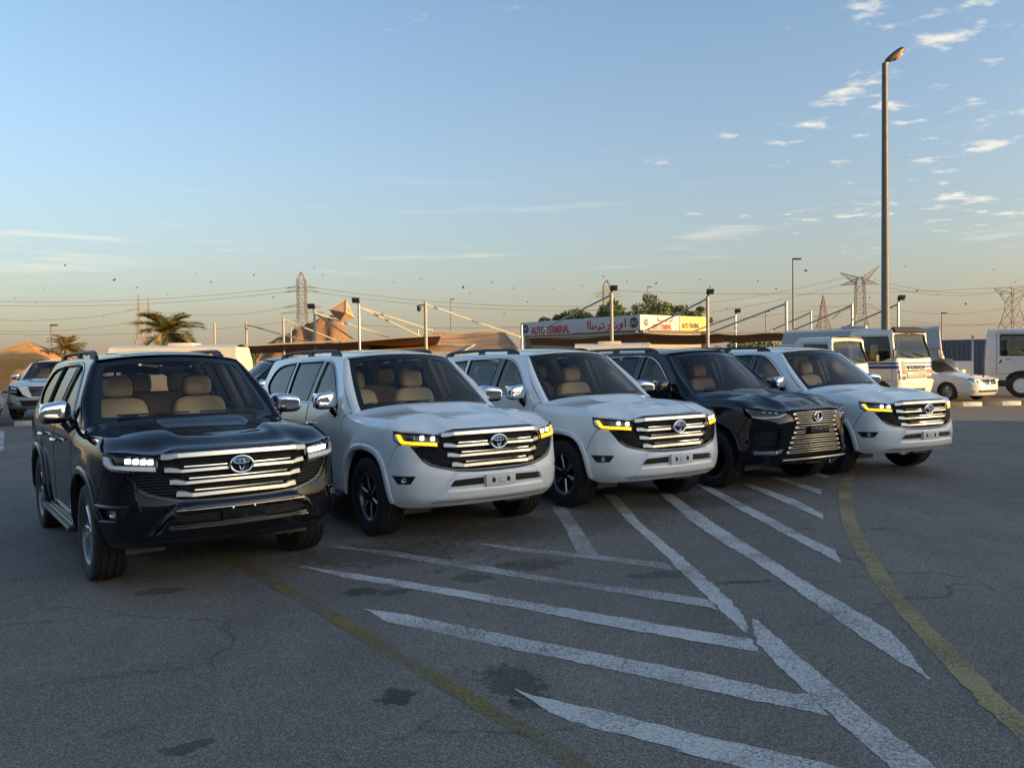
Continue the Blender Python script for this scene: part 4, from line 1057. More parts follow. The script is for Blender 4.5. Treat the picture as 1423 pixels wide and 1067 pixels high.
# ================================================================== ground, markings, kerb
def asphalt(name, base, stains=(), lot=False):
    m = bpy.data.materials.new(name); m.use_nodes = True
    nt = m.node_tree; b = nt.nodes['Principled BSDF']; N = nt.nodes.new; L = nt.links.new
    t = N('ShaderNodeTexCoord')
    def noise(sc, det=4, rough=.55):
        n = N('ShaderNodeTexNoise'); n.inputs['Scale'].default_value = sc; n.inputs['Detail'].default_value = det; n.inputs['Roughness'].default_value = rough; L(t.outputs['Object'], n.inputs[0]); return n.outputs[0]
    def rng(x, a, c, lo, hi, smooth=False):
        r = N('ShaderNodeMapRange'); L(x, r.inputs[0])
        if smooth: r.interpolation_type = 'SMOOTHSTEP'
        for i, v in enumerate((a, c, lo, hi)): r.inputs[i + 1].default_value = v
        return r.outputs[0]
    def mth(op, a, c):
        n = N('ShaderNodeMath'); n.operation = op
        for i, v in enumerate((a, c)):
            if isinstance(v, (int, float)): n.inputs[i].default_value = v
            else: L(v, n.inputs[i])
        return n.outputs[0]
    v = N('ShaderNodeTexVoronoi'); v.inputs['Scale'].default_value = 150; L(t.outputs['Object'], v.inputs[0])
    sp = N('ShaderNodeSeparateColor'); L(v.outputs['Color'], sp.inputs[0])
    grain = rng(mth('POWER', sp.outputs[0], 2.0), 0, 1, .60, 1.85)
    fine = rng(noise(230, 2), .3, .7, .78, 1.22)
    big = rng(noise(.35, 5), .3, .7, .84, 1.14); mid = rng(noise(2.6, 6), .3, .7, .90, 1.09)
    k = mth('MULTIPLY', mth('MULTIPLY', grain, fine), mth('MULTIPLY', big, mid))
    # long worn tracks and tar repair lines
    w = N('ShaderNodeMapping'); L(t.outputs['Object'], w.inputs[0]); w.inputs['Rotation'].default_value = (0, 0, rad(33)); w.inputs['Scale'].default_value = (.9, .07, 1)
    n = N('ShaderNodeTexNoise'); n.inputs['Scale'].default_value = 1.6; n.inputs['Detail'].default_value = 4; L(w.outputs[0], n.inputs[0])
    k = mth('MULTIPLY', k, rng(n.outputs[0], .35, .68, .92, 1.08))
    if stains:
        sx = N('ShaderNodeSeparateXYZ'); L(t.outputs['Object'], sx.inputs[0])
        edge = mth('MULTIPLY', mth('SUBTRACT', noise(11, 7, .7), .5), 2.8)
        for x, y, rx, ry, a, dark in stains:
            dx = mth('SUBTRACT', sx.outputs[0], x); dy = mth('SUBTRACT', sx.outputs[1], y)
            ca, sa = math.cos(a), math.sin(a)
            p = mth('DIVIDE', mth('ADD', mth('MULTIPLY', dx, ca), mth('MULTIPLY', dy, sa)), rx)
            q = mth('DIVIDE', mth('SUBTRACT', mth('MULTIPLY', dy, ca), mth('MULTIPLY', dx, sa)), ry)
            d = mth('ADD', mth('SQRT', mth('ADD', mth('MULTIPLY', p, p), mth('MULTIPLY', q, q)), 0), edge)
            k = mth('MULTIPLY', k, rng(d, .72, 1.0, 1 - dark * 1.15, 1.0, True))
    # fine cracks, only here and there
    dv = N('ShaderNodeVectorMath'); dv.operation = 'MULTIPLY_ADD'; dn = N('ShaderNodeTexNoise'); dn.inputs['Scale'].default_value = 2.5; dn.inputs['Detail'].default_value = 6; L(t.outputs['Object'], dn.inputs[0])
    L(dn.outputs['Color'], dv.inputs[0]); dv.inputs[1].default_value = (.5, .5, 0); L(t.outputs['Object'], dv.inputs[2])
    ck = N('ShaderNodeTexVoronoi'); ck.feature = 'DISTANCE_TO_EDGE'; ck.inputs['Scale'].default_value = .42; L(dv.outputs[0], ck.inputs[0])
    k = mth('MULTIPLY', k, mth('SUBTRACT', 1.0, mth('MULTIPLY', rng(ck.outputs['Distance'], .0015, .006, .42, 0, True), rng(noise(.5, 3), .45, .58, 0, 1, True))))
    sc = N('ShaderNodeVectorMath'); sc.operation = 'SCALE'; sc.inputs[0].default_value = base; L(k, sc.inputs['Scale']); L(sc.outputs[0], b.inputs['Base Color'])
    b.inputs['Roughness'].default_value = .82; b.inputs['Specular IOR Level'].default_value = .35
    bp = N('ShaderNodeBump'); bp.inputs['Strength'].default_value = .55; bp.inputs['Distance'].default_value = .006
    L(mth('ADD', v.outputs['Distance'], mth('MULTIPLY', noise(160, 3), .6)), bp.inputs['Height']); L(bp.outputs[0], b.inputs['Normal'])
    return m
STAINS = [(-.63, 4.26, .10, .13, .3, .55), (-1.17, 6.25, .16, .12, .2, .5), (-.92, 6.23, .13, .10, .4, .38), (-.02, 4.42, .17, .30, .4, .45), (.05, 4.16, .10, .12, .1, .4), (-2.75, 6.35, .24, .10, .25, .35),
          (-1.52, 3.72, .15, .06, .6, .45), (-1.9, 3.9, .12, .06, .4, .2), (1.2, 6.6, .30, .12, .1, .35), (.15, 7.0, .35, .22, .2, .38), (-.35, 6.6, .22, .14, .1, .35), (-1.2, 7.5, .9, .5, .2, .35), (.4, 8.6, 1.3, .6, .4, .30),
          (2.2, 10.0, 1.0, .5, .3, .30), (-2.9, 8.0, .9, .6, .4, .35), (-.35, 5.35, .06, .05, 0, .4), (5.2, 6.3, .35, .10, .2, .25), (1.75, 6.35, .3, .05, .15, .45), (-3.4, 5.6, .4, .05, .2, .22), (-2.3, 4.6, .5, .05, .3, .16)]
V = [(-900, -260, 0), (900, -260, 0), (900, 1600, 0), (-900, 1600, 0)]
ground = mesh_obj('ground', V, [(0, 1, 2, 3)], asphalt('road_asphalt', (.176, .157, .134), STAINS), smooth=0); tag(ground, kind='structure')

def paint_mat(name, color, wear, contrast=.12):
    m = bpy.data.materials.new(name); m.use_nodes = True
    nt = m.node_tree; b = nt.nodes['Principled BSDF']; N = nt.nodes.new; L = nt.links.new
    t = N('ShaderNodeTexCoord')
    def noise(sc, det, rough=.6):
        n = N('ShaderNodeTexNoise'); n.inputs['Scale'].default_value = sc; n.inputs['Detail'].default_value = det; n.inputs['Roughness'].default_value = rough; L(t.outputs['Object'], n.inputs[0]); return n.outputs[0]
    mt = lambda op, a, c: (lambda n: ([(setattr(n.inputs[i], 'default_value', v) if isinstance(v, (int, float)) else L(v, n.inputs[i])) for i, v in enumerate((a, c))], n.outputs[0])[1])((lambda n: (setattr(n, 'operation', op), n)[1])(N('ShaderNodeMath')))
    # cracks: edges of small cells
    vw = N('ShaderNodeTexVoronoi'); vw.feature = 'DISTANCE_TO_EDGE'; vw.inputs['Scale'].default_value = 19; L(t.outputs['Object'], vw.inputs[0])
    crack = N('ShaderNodeMapRange'); L(vw.outputs['Distance'], crack.inputs[0]); crack.inputs[1].default_value = .0; crack.inputs[2].default_value = .07; crack.inputs[3].default_value = .09; crack.inputs[4].default_value = 0
    d = mt('ADD', mt('ADD', mt('MULTIPLY', noise(55, 7, .7), .72), mt('ADD', mt('MULTIPLY', noise(1.3, 4), .62), -.04)), crack.outputs[0])
    r = N('ShaderNodeMapRange'); L(d, r.inputs[0]); r.inputs[1].default_value = wear - contrast; r.inputs[2].default_value = wear + contrast; r.inputs[3].default_value = 1; r.inputs[4].default_value = 0
    sc = N('ShaderNodeVectorMath'); sc.operation = 'SCALE'; sc.inputs[0].default_value = color
    g = N('ShaderNodeMapRange'); L(noise(70, 3), g.inputs[0]); g.inputs[1].default_value = .3; g.inputs[2].default_value = .7; g.inputs[3].default_value = .72; g.inputs[4].default_value = 1.2
    L(g.outputs[0], sc.inputs['Scale']); L(sc.outputs[0], b.inputs['Base Color']); b.inputs['Roughness'].default_value = .8; b.inputs['Specular IOR Level'].default_value = .3
    tr = N('ShaderNodeBsdfTransparent'); mx = N('ShaderNodeMixShader'); L(r.outputs[0], mx.inputs[0]); L(tr.outputs[0], mx.inputs[1]); L(b.outputs[0], mx.inputs[2])
    L(mx.outputs[0], nt.nodes['Material Output'].inputs[0])
    return m
PW = paint_mat('worn_white_paint', (.56, .54, .51), .735, .14); PW2 = paint_mat('faded_white_paint', (.48, .465, .44), .66, .16)
PY = paint_mat('worn_yellow_paint', (.36, .28, .14), .73, .16); PY2 = paint_mat('faded_yellow_paint', (.25, .19, .06), .60, .12)
MLAB = {'S1': 'white hatch stripe nearest the camera at the bottom edge', 'S2': 'white hatch stripe running into the thick diagonal, second from the bottom', 'S3': 'white hatch stripe, third from the bottom', 'S4': 'worn white hatch stripe, fourth from the bottom',
        'S5': 'short thin white hatch stripe, fifth from the bottom', 'D1': 'short white bar in front of the middle white SUV', 'D2': 'white diagonal bar rising to the middle white SUV', 'D3': 'thick white diagonal bar at the bottom right of the hatching',
        'D4': 'long white diagonal bar ending in a sharp point beside the yellow curve', 'D5': 'white diagonal bar in front of the black spindle-grille SUV', 'D6': 'short white diagonal bar near the spindle-grille SUV', 'D7': 'small white diagonal bar by the far yellow curve',
        'D8': 'tiny white bar farthest back by the yellow curve', 'Y1': 'curved yellow edge line sweeping along the right side', 'Y2': 'faded olive yellow line running from the black SUV to the bottom'}
for i, (k, poly) in enumerate(MARKS.items()):
    z = .003 + .0005 * (i % 6)
    dp = np.array(dens(poly, .035)); nz = RNG.normal(0, .0045, dp.shape); nz = (nz + np.roll(nz, 1, 0)) * .8
    U_, T_ = fill([tuple(q) for q in dp + nz], (), .5)
    o = mesh_obj('road_marking', [(u, v, z) for u, v in U_], T_, {'S4': PW2, 'S5': PW2, 'S3': PW, 'Y1': PY, 'Y2': PY2}.get(k, PW2 if k in ('D1',) else PW), smooth=0)
    tag(o, MLAB[k], 'road marking', 'painted lines on the asphalt')
o = mesh_obj('road_marking', [(-14.6, 23.0, .004), (-14.2, 23.0, .004), (-10.9, 17.6, .004), (-11.2, 17.5, .004)], [(0, 1, 2, 3)], PW, smooth=0); tag(o, 'long white line on the road at the far left', 'road marking', 'painted lines on the asphalt')
o = mesh_obj('road_marking', [(11.0, 21.3, .004), (11.0, 21.42, .004), (15.6, 22.3, .004), (15.6, 22.18, .004)], [(0, 1, 2, 3)], PW2, smooth=0); tag(o, 'thin white line across the road at the far right', 'road marking', 'painted lines on the asphalt')

# raised lot behind a black and white kerb
KD = Vector((1, .078, 0)).normalized(); KN = Vector((-KD.y, KD.x, 0)); K0 = Vector((0, 26.15, 0))
kp = lambda s_, t_, z=0: tuple(K0 + KD * s_ + KN * t_ + Vector((0, 0, z)))
lot = mesh_obj('parking_lot', [kp(-160, .2, .12), kp(160, .2, .12), kp(160, 400, .12), kp(-160, 400, .12), kp(-160, .2, -.2), kp(160, .2, -.2)], [(0, 1, 2, 3), (4, 5, 1, 0)], asphalt('lot_asphalt', (.17, .15, .125)), smooth=0); tag(lot, kind='structure')
kerb = empty('kerb', kp(0, 0)); tag(kerb, 'low kerb of alternating black and white blocks along the lot', 'kerb')
KW = mat('kerb_white', (.55, .54, .50), .8, noise=(5, .3)); KB = mat('kerb_black', (.075, .075, .075), .8, noise=(5, .3))
kb = []
for c in (KW, KB):
    o = MB().box((0, .1, .065), (.676, .20, .15), bev=.02).build('kerb_block', c, kerb); kb.append(o)
for i in range(-36, 40):
    o = kb[i % 2] if i in (0, 1) else kb[i % 2].copy()
    if i not in (0, 1): COL.objects.link(o); o.parent = kerb
    o.location = (KD.x * (i * .685 + .25), KD.y * (i * .685 + .25), 0); o.rotation_euler = (0, 0, math.atan2(KD.y, KD.x))

def at(u, v, d):
    """world point that a photograph pixel sees at depth d"""
    p = cam.matrix_world @ Vector(((u - 711.5) / F_PX, (533.5 - v) / F_PX, -1.0)) - cam.matrix_world.translation
    return cam.matrix_world.translation + p * (d / p.y)
# building that keeps the forecourt in shade (stands behind and to the right of the camera)
sd = Vector((math.sin(SUN_AZ), math.cos(SUN_AZ), 0)); pd = Vector((-sd.y, sd.x, 0))
c = sd * 90 + pd * (24.5 - 45); ang = math.atan2(sd.y, sd.x)
wh = empty('warehouse', (c.x, c.y, 0), ang); tag(wh, 'long pale warehouse across the road that shades the forecourt', 'warehouse')
PALE = mat('pale_render', (.52, .46, .38), .85, noise=(.8, .1))
MB().box((0, 0, 8.2), (14, 90, 16.4)).build('wall', PALE, wh)
MB().box((0, 0, 16.7), (14.6, 90.6, .6)).build('parapet', PALE, wh)
for i in range(14):
    for z in (3.2, 8.2, 12.8): MB().box((-7.02, -39 + 6 * i, z), (.12, 2.6, 2.0)).build('window', GLOSSBLK, wh)
# ================================================================== other vehicles
def boxplan(W, L, r, rf=None):
    rf = rf or r; h = W / 2
    return [(0, -L), (h * .3, -L), (h - r - .10, -L), (h - r, -L), (h - .29 * r, -L + .29 * r), (h, -L + r), (h, -L + r + .12), (h, -L * .62), (h, -L * .35), (h, -rf - .12), (h, -rf), (h - .29 * rf, -.29 * rf), (h - rf, 0), (h - rf - .10, 0), (h * .28, 0.0), (0, 0.0)]
def boxbody(W, L, r, side, front=None, rear=None, rf=None, blend=.25):
    tabs = {'S': side, 'F': front or side, 'R': rear or side}
    st = [(-L * 3, 'R'), (-L + .02, 'R'), (-L + .02 + r + blend, 'S'), (-(rf or r) - blend, 'S'), (-.02, 'F'), (9, 'F')]
    return Body(boxplan(W, L, r, rf), tabs, st, [], None, -L / 2, 260)
def deck(B, t, y0, y1, crown, n=40, m=12, lift=0.0):
    """closes a skin across the top at profile parameter t"""
    u = np.linspace(B.u_rear + 1e-4, B.u_front - 1e-4, 900); p = B(u, np.full_like(u, t))
    lo, hi = p[:, 1].min(), p[:, 1].max()
    ys = np.linspace(max(y0, lo + 1e-3), min(y1, hi - 1e-3), n); o = np.argsort(p[:, 1], kind='stable')
    # widen near the ends so that the strip follows the rounded corners
    xs = np.interp(ys, p[o, 1], np.maximum(p[o, 0], 0)); zs = np.interp(ys, p[o, 1], p[o, 2])
    s = np.linspace(-1, 1, m); c = crown if callable(crown) else (lambda y: crown)
    V = [(a * x, y, z + c(y) * (1 - a * a) + lift) for y, x, z in zip(ys, xs, zs) for a in s]
    F = [(i * m + j, i * m + j + 1, (i + 1) * m + j + 1, (i + 1) * m + j) for i in range(n - 1) for j in range(m - 1)]
    return V, F
def skin(B, poly, holes, material, name, root, res=.09, lift=0.0, flange=.02, half=True):
    """polygon on the right half and its mirror image as one mesh"""
    P = patch(B, poly, holes, res, lift, flange, half=True)
    # outward is +u x +t
    return pobj(name, join(P, mir(P)), material, root)
def pane(B, poly, material, name, root, res=.1, lift=-.015):
    """one pane on each side (or one across the centre)"""
    P = patch(B, poly, (), res, lift, 0)
    c = max(p[0] for p in poly) > B.u_front - .02 or min(p[0] for p in poly) < B.u_rear + .02
    if c: return [pobj(name, join(P, mir(P)), material, root)]
    return [pobj(name, P, material, root), pobj(name, mir(P), material, root)]
def road_wheel(root, x, y, R, w, rim_m=ALLOY, left=False, N=8):
    e = empty('wheel', (x, y, R), math.pi if left else 0, root); r = R * .62
    MB().lathe([(-w / 2, r), (-w / 2 * .98, R * .9), (-w * .4, R), (w * .4, R), (w / 2 * .98, R * .9), (w / 2, r), (w * .42, r - .01)], 32).build('tyre', RUBBER, e, 30)
    m = MB().lathe([(w * .42, r), (w * .2, r * .93), (w * .18, .10), (w * .34, .08), (w * .36, .001)], 28)
    for k in range(N):
        a = 2 * math.pi * k / N; m.bar((w * .32, .07 * math.cos(a), .07 * math.sin(a)), (w * .34, r * .95 * math.cos(a), r * .95 * math.sin(a)), r * .22, .02)
    m.build('rim', rim_m, e, 35)
    return e

TRUCKW = mat('truck_white', (.62, .61, .57), .4, coat=.3, noise=(3, .06)); VANW = mat('van_cream', (.60, .55, .45), .45, coat=.2, noise=(2, .06)); BUSG = mat('bus_grey', (.33, .35, .37), .45, coat=.2)
BLUE = mat('blue_stripe', (.012, .045, .24), .4); DUST = mat('dusty_black', (.03, .028, .026), .75); LAMPB = mat('flood_black', (.02, .02, .022), .5); GREEN = mat('green_sticker', (.10, .22, .03), .5); REDL = mat('red_orange_lamp', (.42, .05, .01), .2, coat=1); DKGLASS = glass('dark_cab_glass', (.30, .34, .32)); CABGLASS = glass('cab_glass', (.62, .68, .62))
def face_box(B, x0, x1, z0, z1, lift, th, material, name, root, mirror=True):
    """block lying on the nose between half widths x0..x1"""
    if x0 < 0: x0 = 0.0
    uu = [B.U(x1), B.U(x0) if x0 > 0 else B.u_front]
    poly = [(uu[0], z0), (uu[1], z0), (uu[1], z1), (uu[0], z1)]
    P = patch(B, poly, (), .06, lift, th, half=(x0 == 0))
    if x0 == 0: return pobj(name, join(P, mir(P)), material, root)
    a = pobj(name, P, material, root)
    if mirror: pobj(name, mir(P), material, root)
    return a
def cab_truck(name, label, loc, yaw, paint, W=2.0, H=2.35, zb=.55, L=1.75, stripes=None, bed=None, bedlen=4.0, wheelR=.38, visor=False, text=None, group='trucks parked on the lot'):
    root = empty(name, loc, yaw + math.pi); tag(root, label, 'truck', group)
    zw = zb + (H - zb) * .53                                    # window sill
    side = [(zb, -.02), (zb + .15, 0), (zw, 0), (zw + .2, -.012), (H - .15, -.07), (H - .04, -.11), (H, -.17)]
    front = [(zb, -.02), (zb + .15, .02), (zw - .1, 0), (zw + .1, -.03), (H - .2, -.19), (H - .05, -.26), (H, -.36)]
    B = boxbody(W, L, .10, side, front, None, .20)
    uf, ur = B.u_front, B.u_rear; U = B.U; h = W / 2
    ws_ = rnd([(U(h - .10), zw + .02, .05), (uf, zw - .01), (uf, H - .12), (U(h - .13), H - .15, .07)])
    dw = rnd([(-.22, zw + .02, .05), (-.50, zw - .08, .03), (-L * .74, zw - .08, .05), (-L * .74, H - .20, .05), (-.34, H - .22, .06)])
    arc = [(-.32 + (wheelR + .10) * math.cos(a) - .35, zb + .0 + (wheelR + .05) * math.sin(a) * .75) for a in np.linspace(math.pi, 0, 14)]
    outl = [(ur, zb), (ur, H), (uf, H), (uf, zb)] + [(arc[-1][0] + .02, zb)] + arc[::-1] + [(arc[0][0] - .02, zb)]
    skin(B, outl, [ws_, dw], paint, 'cab', root, .07)
    V, F = deck(B, H, -L, 0, .03); MB().add(V, F).build('roof', paint, root, 60)
    for p in pane(B, ws_, CABGLASS, 'windscreen', root): pass
    pane(B, dw, DKGLASS, 'window', root)
    uw = np.array(dens(dw, .06)); pp = B(uw[:, 0], uw[:, 1]) + snormal(B, uw) * .004
    for sg in (1, -1):
        m = MB().tube(pp, .018, 5, True)
        if sg < 0: m.flipx()
        m.build('window_seal', DUST, root)
    ww = [(a, b) for a, b in ws_]; ww = np.array(dens(ww, .06)); ww = ww[ww[:, 0] < uf - .005]; k_ = int(np.argmax(np.linalg.norm(np.roll(ww, -1, 0) - ww, axis=1))) + 1; ww = np.roll(ww, -k_, 0); q = B(ww[:, 0], ww[:, 1]) + snormal(B, ww) * .005
    MB().tube(q, .02, 5).mirror().build('windscreen_seal', DUST, root)
    dl = np.array(dens([(-.16, zb + .30), (-.16, zw), (-.36, H - .16), (-L * .80, H - .14), (-L * .80, zb + .25)], .08)); dq = B(dl[:, 0], dl[:, 1]) + snormal(B, dl) * .001
    for sg in (1, -1):
        m = MB().tube(dq, .007, 4, True)
        if sg < 0: m.flipx()
        m.build('door_seam', DUST, root)
    # inside: seats and a dark floor
    MB().box((0, -.95, zb + .4), (W - .2, 1.3, .5)).build('cab_floor', DASH, root)
    for x in (-.5, .5): MB().sup((x, -1.2, zw + .12), (.5, .2, .75), .4).build('seat', DASH, root, 60)
    MB().tube([(.5 + .2 * math.cos(t), -.55 - .1 * math.sin(t), zw - .02 + .17 * math.sin(t)) for t in np.linspace(0, 6.28, 20)[:-1]], .018, 6, True).build('steering_wheel', DASH, root)
    # nose
    gz = zb + (zw - zb) * .42
    if stripes:
        z0 = zw - .34
        for a, b in ((z0, z0 + .10), (z0 + .14, z0 + .20)):
            P = patch(B, [(-L * .98, a), (uf, a), (uf, b), (-L * .98, b)], (), .08, .004, 0, half=True); pobj('stripe', join(P, mir(P)), BLUE, root)
        face_box(B, h - .42, h - .24, z0 - .10, z0 + .24, .008, .008, GREEN, 'sticker', root, False)
    face_box(B, 0, h * .52, gz - .06, gz + .20, .006, .02, DUST, 'grille', root)
    for i in range(3): face_box(B, 0, h * .50, gz - .03 + .07 * i, gz + .01 + .07 * i, .016, .012, SATIN, 'grille_bar', root)
    if stripes:
        face_box(B, h * .56, h - .10, gz + .08, gz + .22, .012, .02, REDL, 'indicator', root)
        q = front_pt(B, np.array([.46]), gz + .235, .012)[0]
        o = text_obj('lettering', 'FUSO', .17, mat('lettering_dark', (.02, .05, .035), .5), root, .006, fit=.92); o.location = (.46, q[1] + .012, gz + .225); o.rotation_euler = (math.pi / 2, 0, math.pi)
    face_box(B, h * .56, h - .12, gz - .10, gz + .07, .012, .02, LEDOFF, 'headlight', root)
    face_box(B, 0, h - .06, zb - .10, gz - .12, .05, .08, paint, 'bumper', root)
    face_box(B, 0, h * .5, zb - .04, zb + .05, .056, .01, DUST, 'bumper_slot', root)
    for x0, x1 in ((.1, .75), (-.7, -.05)):
        p0 = np.array([x0, x1]); zz = np.array([zw + .02, zw + .16])
        pts = [tuple(np.array(front_pt(B, np.array([a]), b, .03)[0])) for a, b in zip(p0, zz)]; MB().tube(pts, .015, 5).build('wiper', DUST, root)
    for sg in (1, -1):
        a = (sg * (h - .03), -.12, zw + .25); b = (sg * (h + .22), .10, zw + .32)
        m = MB().tube([a, b, (b[0], b[1], zw - .05)], .014, 6); mr = m.build('mirror_arm', DUST, root)
        MB().box((b[0], b[1] - .02, zw + .12), (.15, .05, .26), bev=.02).build('mirror', LAMPB, mr)
        MB().box((sg * (h + .012), -L * .60, zw - .22), (.03, .16, .03), bev=.008).build('door_handle', DUST, root)
    if visor: face_box(B, 0, h - .08, H - .10, H + .02, .10, .10, DUST, 'sun_visor', root)
    # chassis, bed and wheels
    MB().box((-.42, -L - bedlen / 2, zb + .02), (.12, bedlen + 1.5, .18)).box((.42, -L - bedlen / 2, zb + .02), (.12, bedlen + 1.5, .18)).build('chassis', DUST, root)
    if bed:
        y0 = -L - .35; bb = empty('bed', (0, 0, 0), 0, root)
        MB().box((0, y0 - bedlen / 2, zb + .22), (W + .05, bedlen, .12)).build('floor', bed, bb)
        for sg in (1, -1):
            for i in range(3):
                yy = y0 - bedlen * (i + .5) / 3; MB().box((sg * (W / 2 + .02), yy, zb + .50), (.05, bedlen / 3 - .03, .45), bev=.01).build('drop_side', bed, bb)
        MB().box((0, y0 - .04, H * .46 + zb * .5), (W, .08, H * .92 - zb), bev=.02).build('headboard', STEEL, bb)
    for sg in (1, -1):
        for y in (-.70, -L - bedlen * .62): road_wheel(root, sg * (W / 2 - .15), y, wheelR, .24, SILVER, sg < 0)
        MB().box((sg * (W / 2 - .15), -1.25, zb - .06), (.26, .5, .30), bev=.03).build('step', DUST, root)
    if text:
        o = text_obj('lettering', text[0], text[1], mat('lettering_dark', (.02, .05, .035), .5), None)
        o.parent = root; o.location = text[2]; o.rotation_euler = text[3]
        MB().box((text[2][0], text[2][1] - .38, text[2][2] + .05), (.006, .15, .07), bev=.001).build('logo_mark', mat('lettering_dark'), root)
        MB().add([(0, 0, 0), (0, .16 * text[4], 0), (0, .10 * text[4], .20), (.004, 0, 0), (.004, .16 * text[4], 0), (.004, .10 * text[4], .20)], [(0, 1, 2), (3, 5, 4), (0, 3, 4, 1), (1, 4, 5, 2), (2, 5, 3, 0)]).build('logo_mark', mat('lettering_dark'), root).location = (text[2][0], text[2][1] - .22, text[2][2])
    return root
def text_obj(name, body, size, material, parent=None, depth=.004, align='LEFT', fit=None):
    cu = bpy.data.curves.new(name, 'FONT'); cu.body = body; cu.size = size; cu.extrude = depth; cu.align_x = align; cu.offset = size * .028; cu.resolution_u = 3
    t = bpy.data.objects.new(name, cu); COL.objects.link(t)
    dg = bpy.context.evaluated_depsgraph_get(); me = bpy.data.meshes.new_from_object(t.evaluated_get(dg)); me.materials.clear(); me.materials.append(material)
    bpy.data.objects.remove(t); bpy.data.curves.remove(cu)
    if fit and len(me.vertices):
        xs = [v.co.x for v in me.vertices]; k = fit / (max(xs) - min(xs)); x0 = min(xs)
        for v in me.vertices: v.co.x = (v.co.x - x0) * k
    o = bpy.data.objects.new(name, me); return link(o, parent)

def minibus(name, label, loc, yaw, paint, W, L, H, zb=.35, roofcol=None, nwin=5, curved=.10):
    root = empty(name, loc, yaw + math.pi); tag(root, label, 'van', 'vans and buses parked on the lot')
    zw = H * .52
    side = [(zb, -.03), (zb + .2, 0), (zw, 0), (H - .35, -.05), (H - .12, -.10), (H - .03, -.16), (H, -.24)]
    front = [(zb, -.03), (zb + .2, .02), (zw - .15, -.03), (zw + .1, -.12), (H - .3, -.42), (H - .1, -.55), (H, -.70)]
    B = boxbody(W, L, .15, side, front, side, .30)
    uf, ur = B.u_front, B.u_rear; h = W / 2
    ws_ = rnd([(B.U(h - .12), zw + .02, .05), (uf, zw - .02), (uf, H - .25), (B.U(h - .16), H - .28, .08)])
    wins = []; span = (L - 1.4) / nwin
    for i in range(nwin):
        y1 = -.85 - i * span; wins.append(rnd([(y1, zw + .04, .05), (y1 - span + .10, zw + .04, .05), (y1 - span + .10, H - .34, .05), (y1 - (.18 if i == 0 else 0), H - .34, .05)]))
    skin(B, [(ur, zb), (ur, H), (uf, H), (uf, zb)], [ws_] + wins, paint, 'body', root, .10)
    V, F = deck(B, H, -L, 0, curved); MB().add(V, F).build('roof', roofcol or paint, root, 60)
    pane(B, ws_, CABGLASS, 'windscreen', root)
    for w_ in wins: pane(B, w_, TINT, 'window', root)
    MB().box((0, -L / 2, zb + .2), (W - .15, L - .3, .3)).build('floor', DASH, root)
    face_box(B, h * .5, h - .14, zb + .42, zb + .62, .01, .02, LEDOFF, 'headlight', root)
    face_box(B, 0, h * .45, zb + .42, zb + .58, .01, .02, DUST, 'grille', root)
    face_box(B, 0, h - .04, zb - .02, zb + .25, .05, .08, paint, 'bumper', root)
    MB().box((0, -L * .55, H + curved * .5 + .06), (W * .55, 1.0, .14), bev=.04).build('roof_vent', roofcol or paint, root)
    for sg in (1, -1):
        for y in (-.95, -L + 1.3): road_wheel(root, sg * (h - .13), y, .36, .22, SILVER, sg < 0)
        m = MB().tube([(sg * (h - .10), -.25, zw + .15), (sg * (h + .15), .10, zw + .35), (sg * (h + .15), .12, zw)], .015, 6).build('mirror_arm', DUST, root)
        MB().box((sg * (h + .15), .10, zw + .02), (.16, .06, .30), bev=.02).build('mirror', DUST, m)
    return root

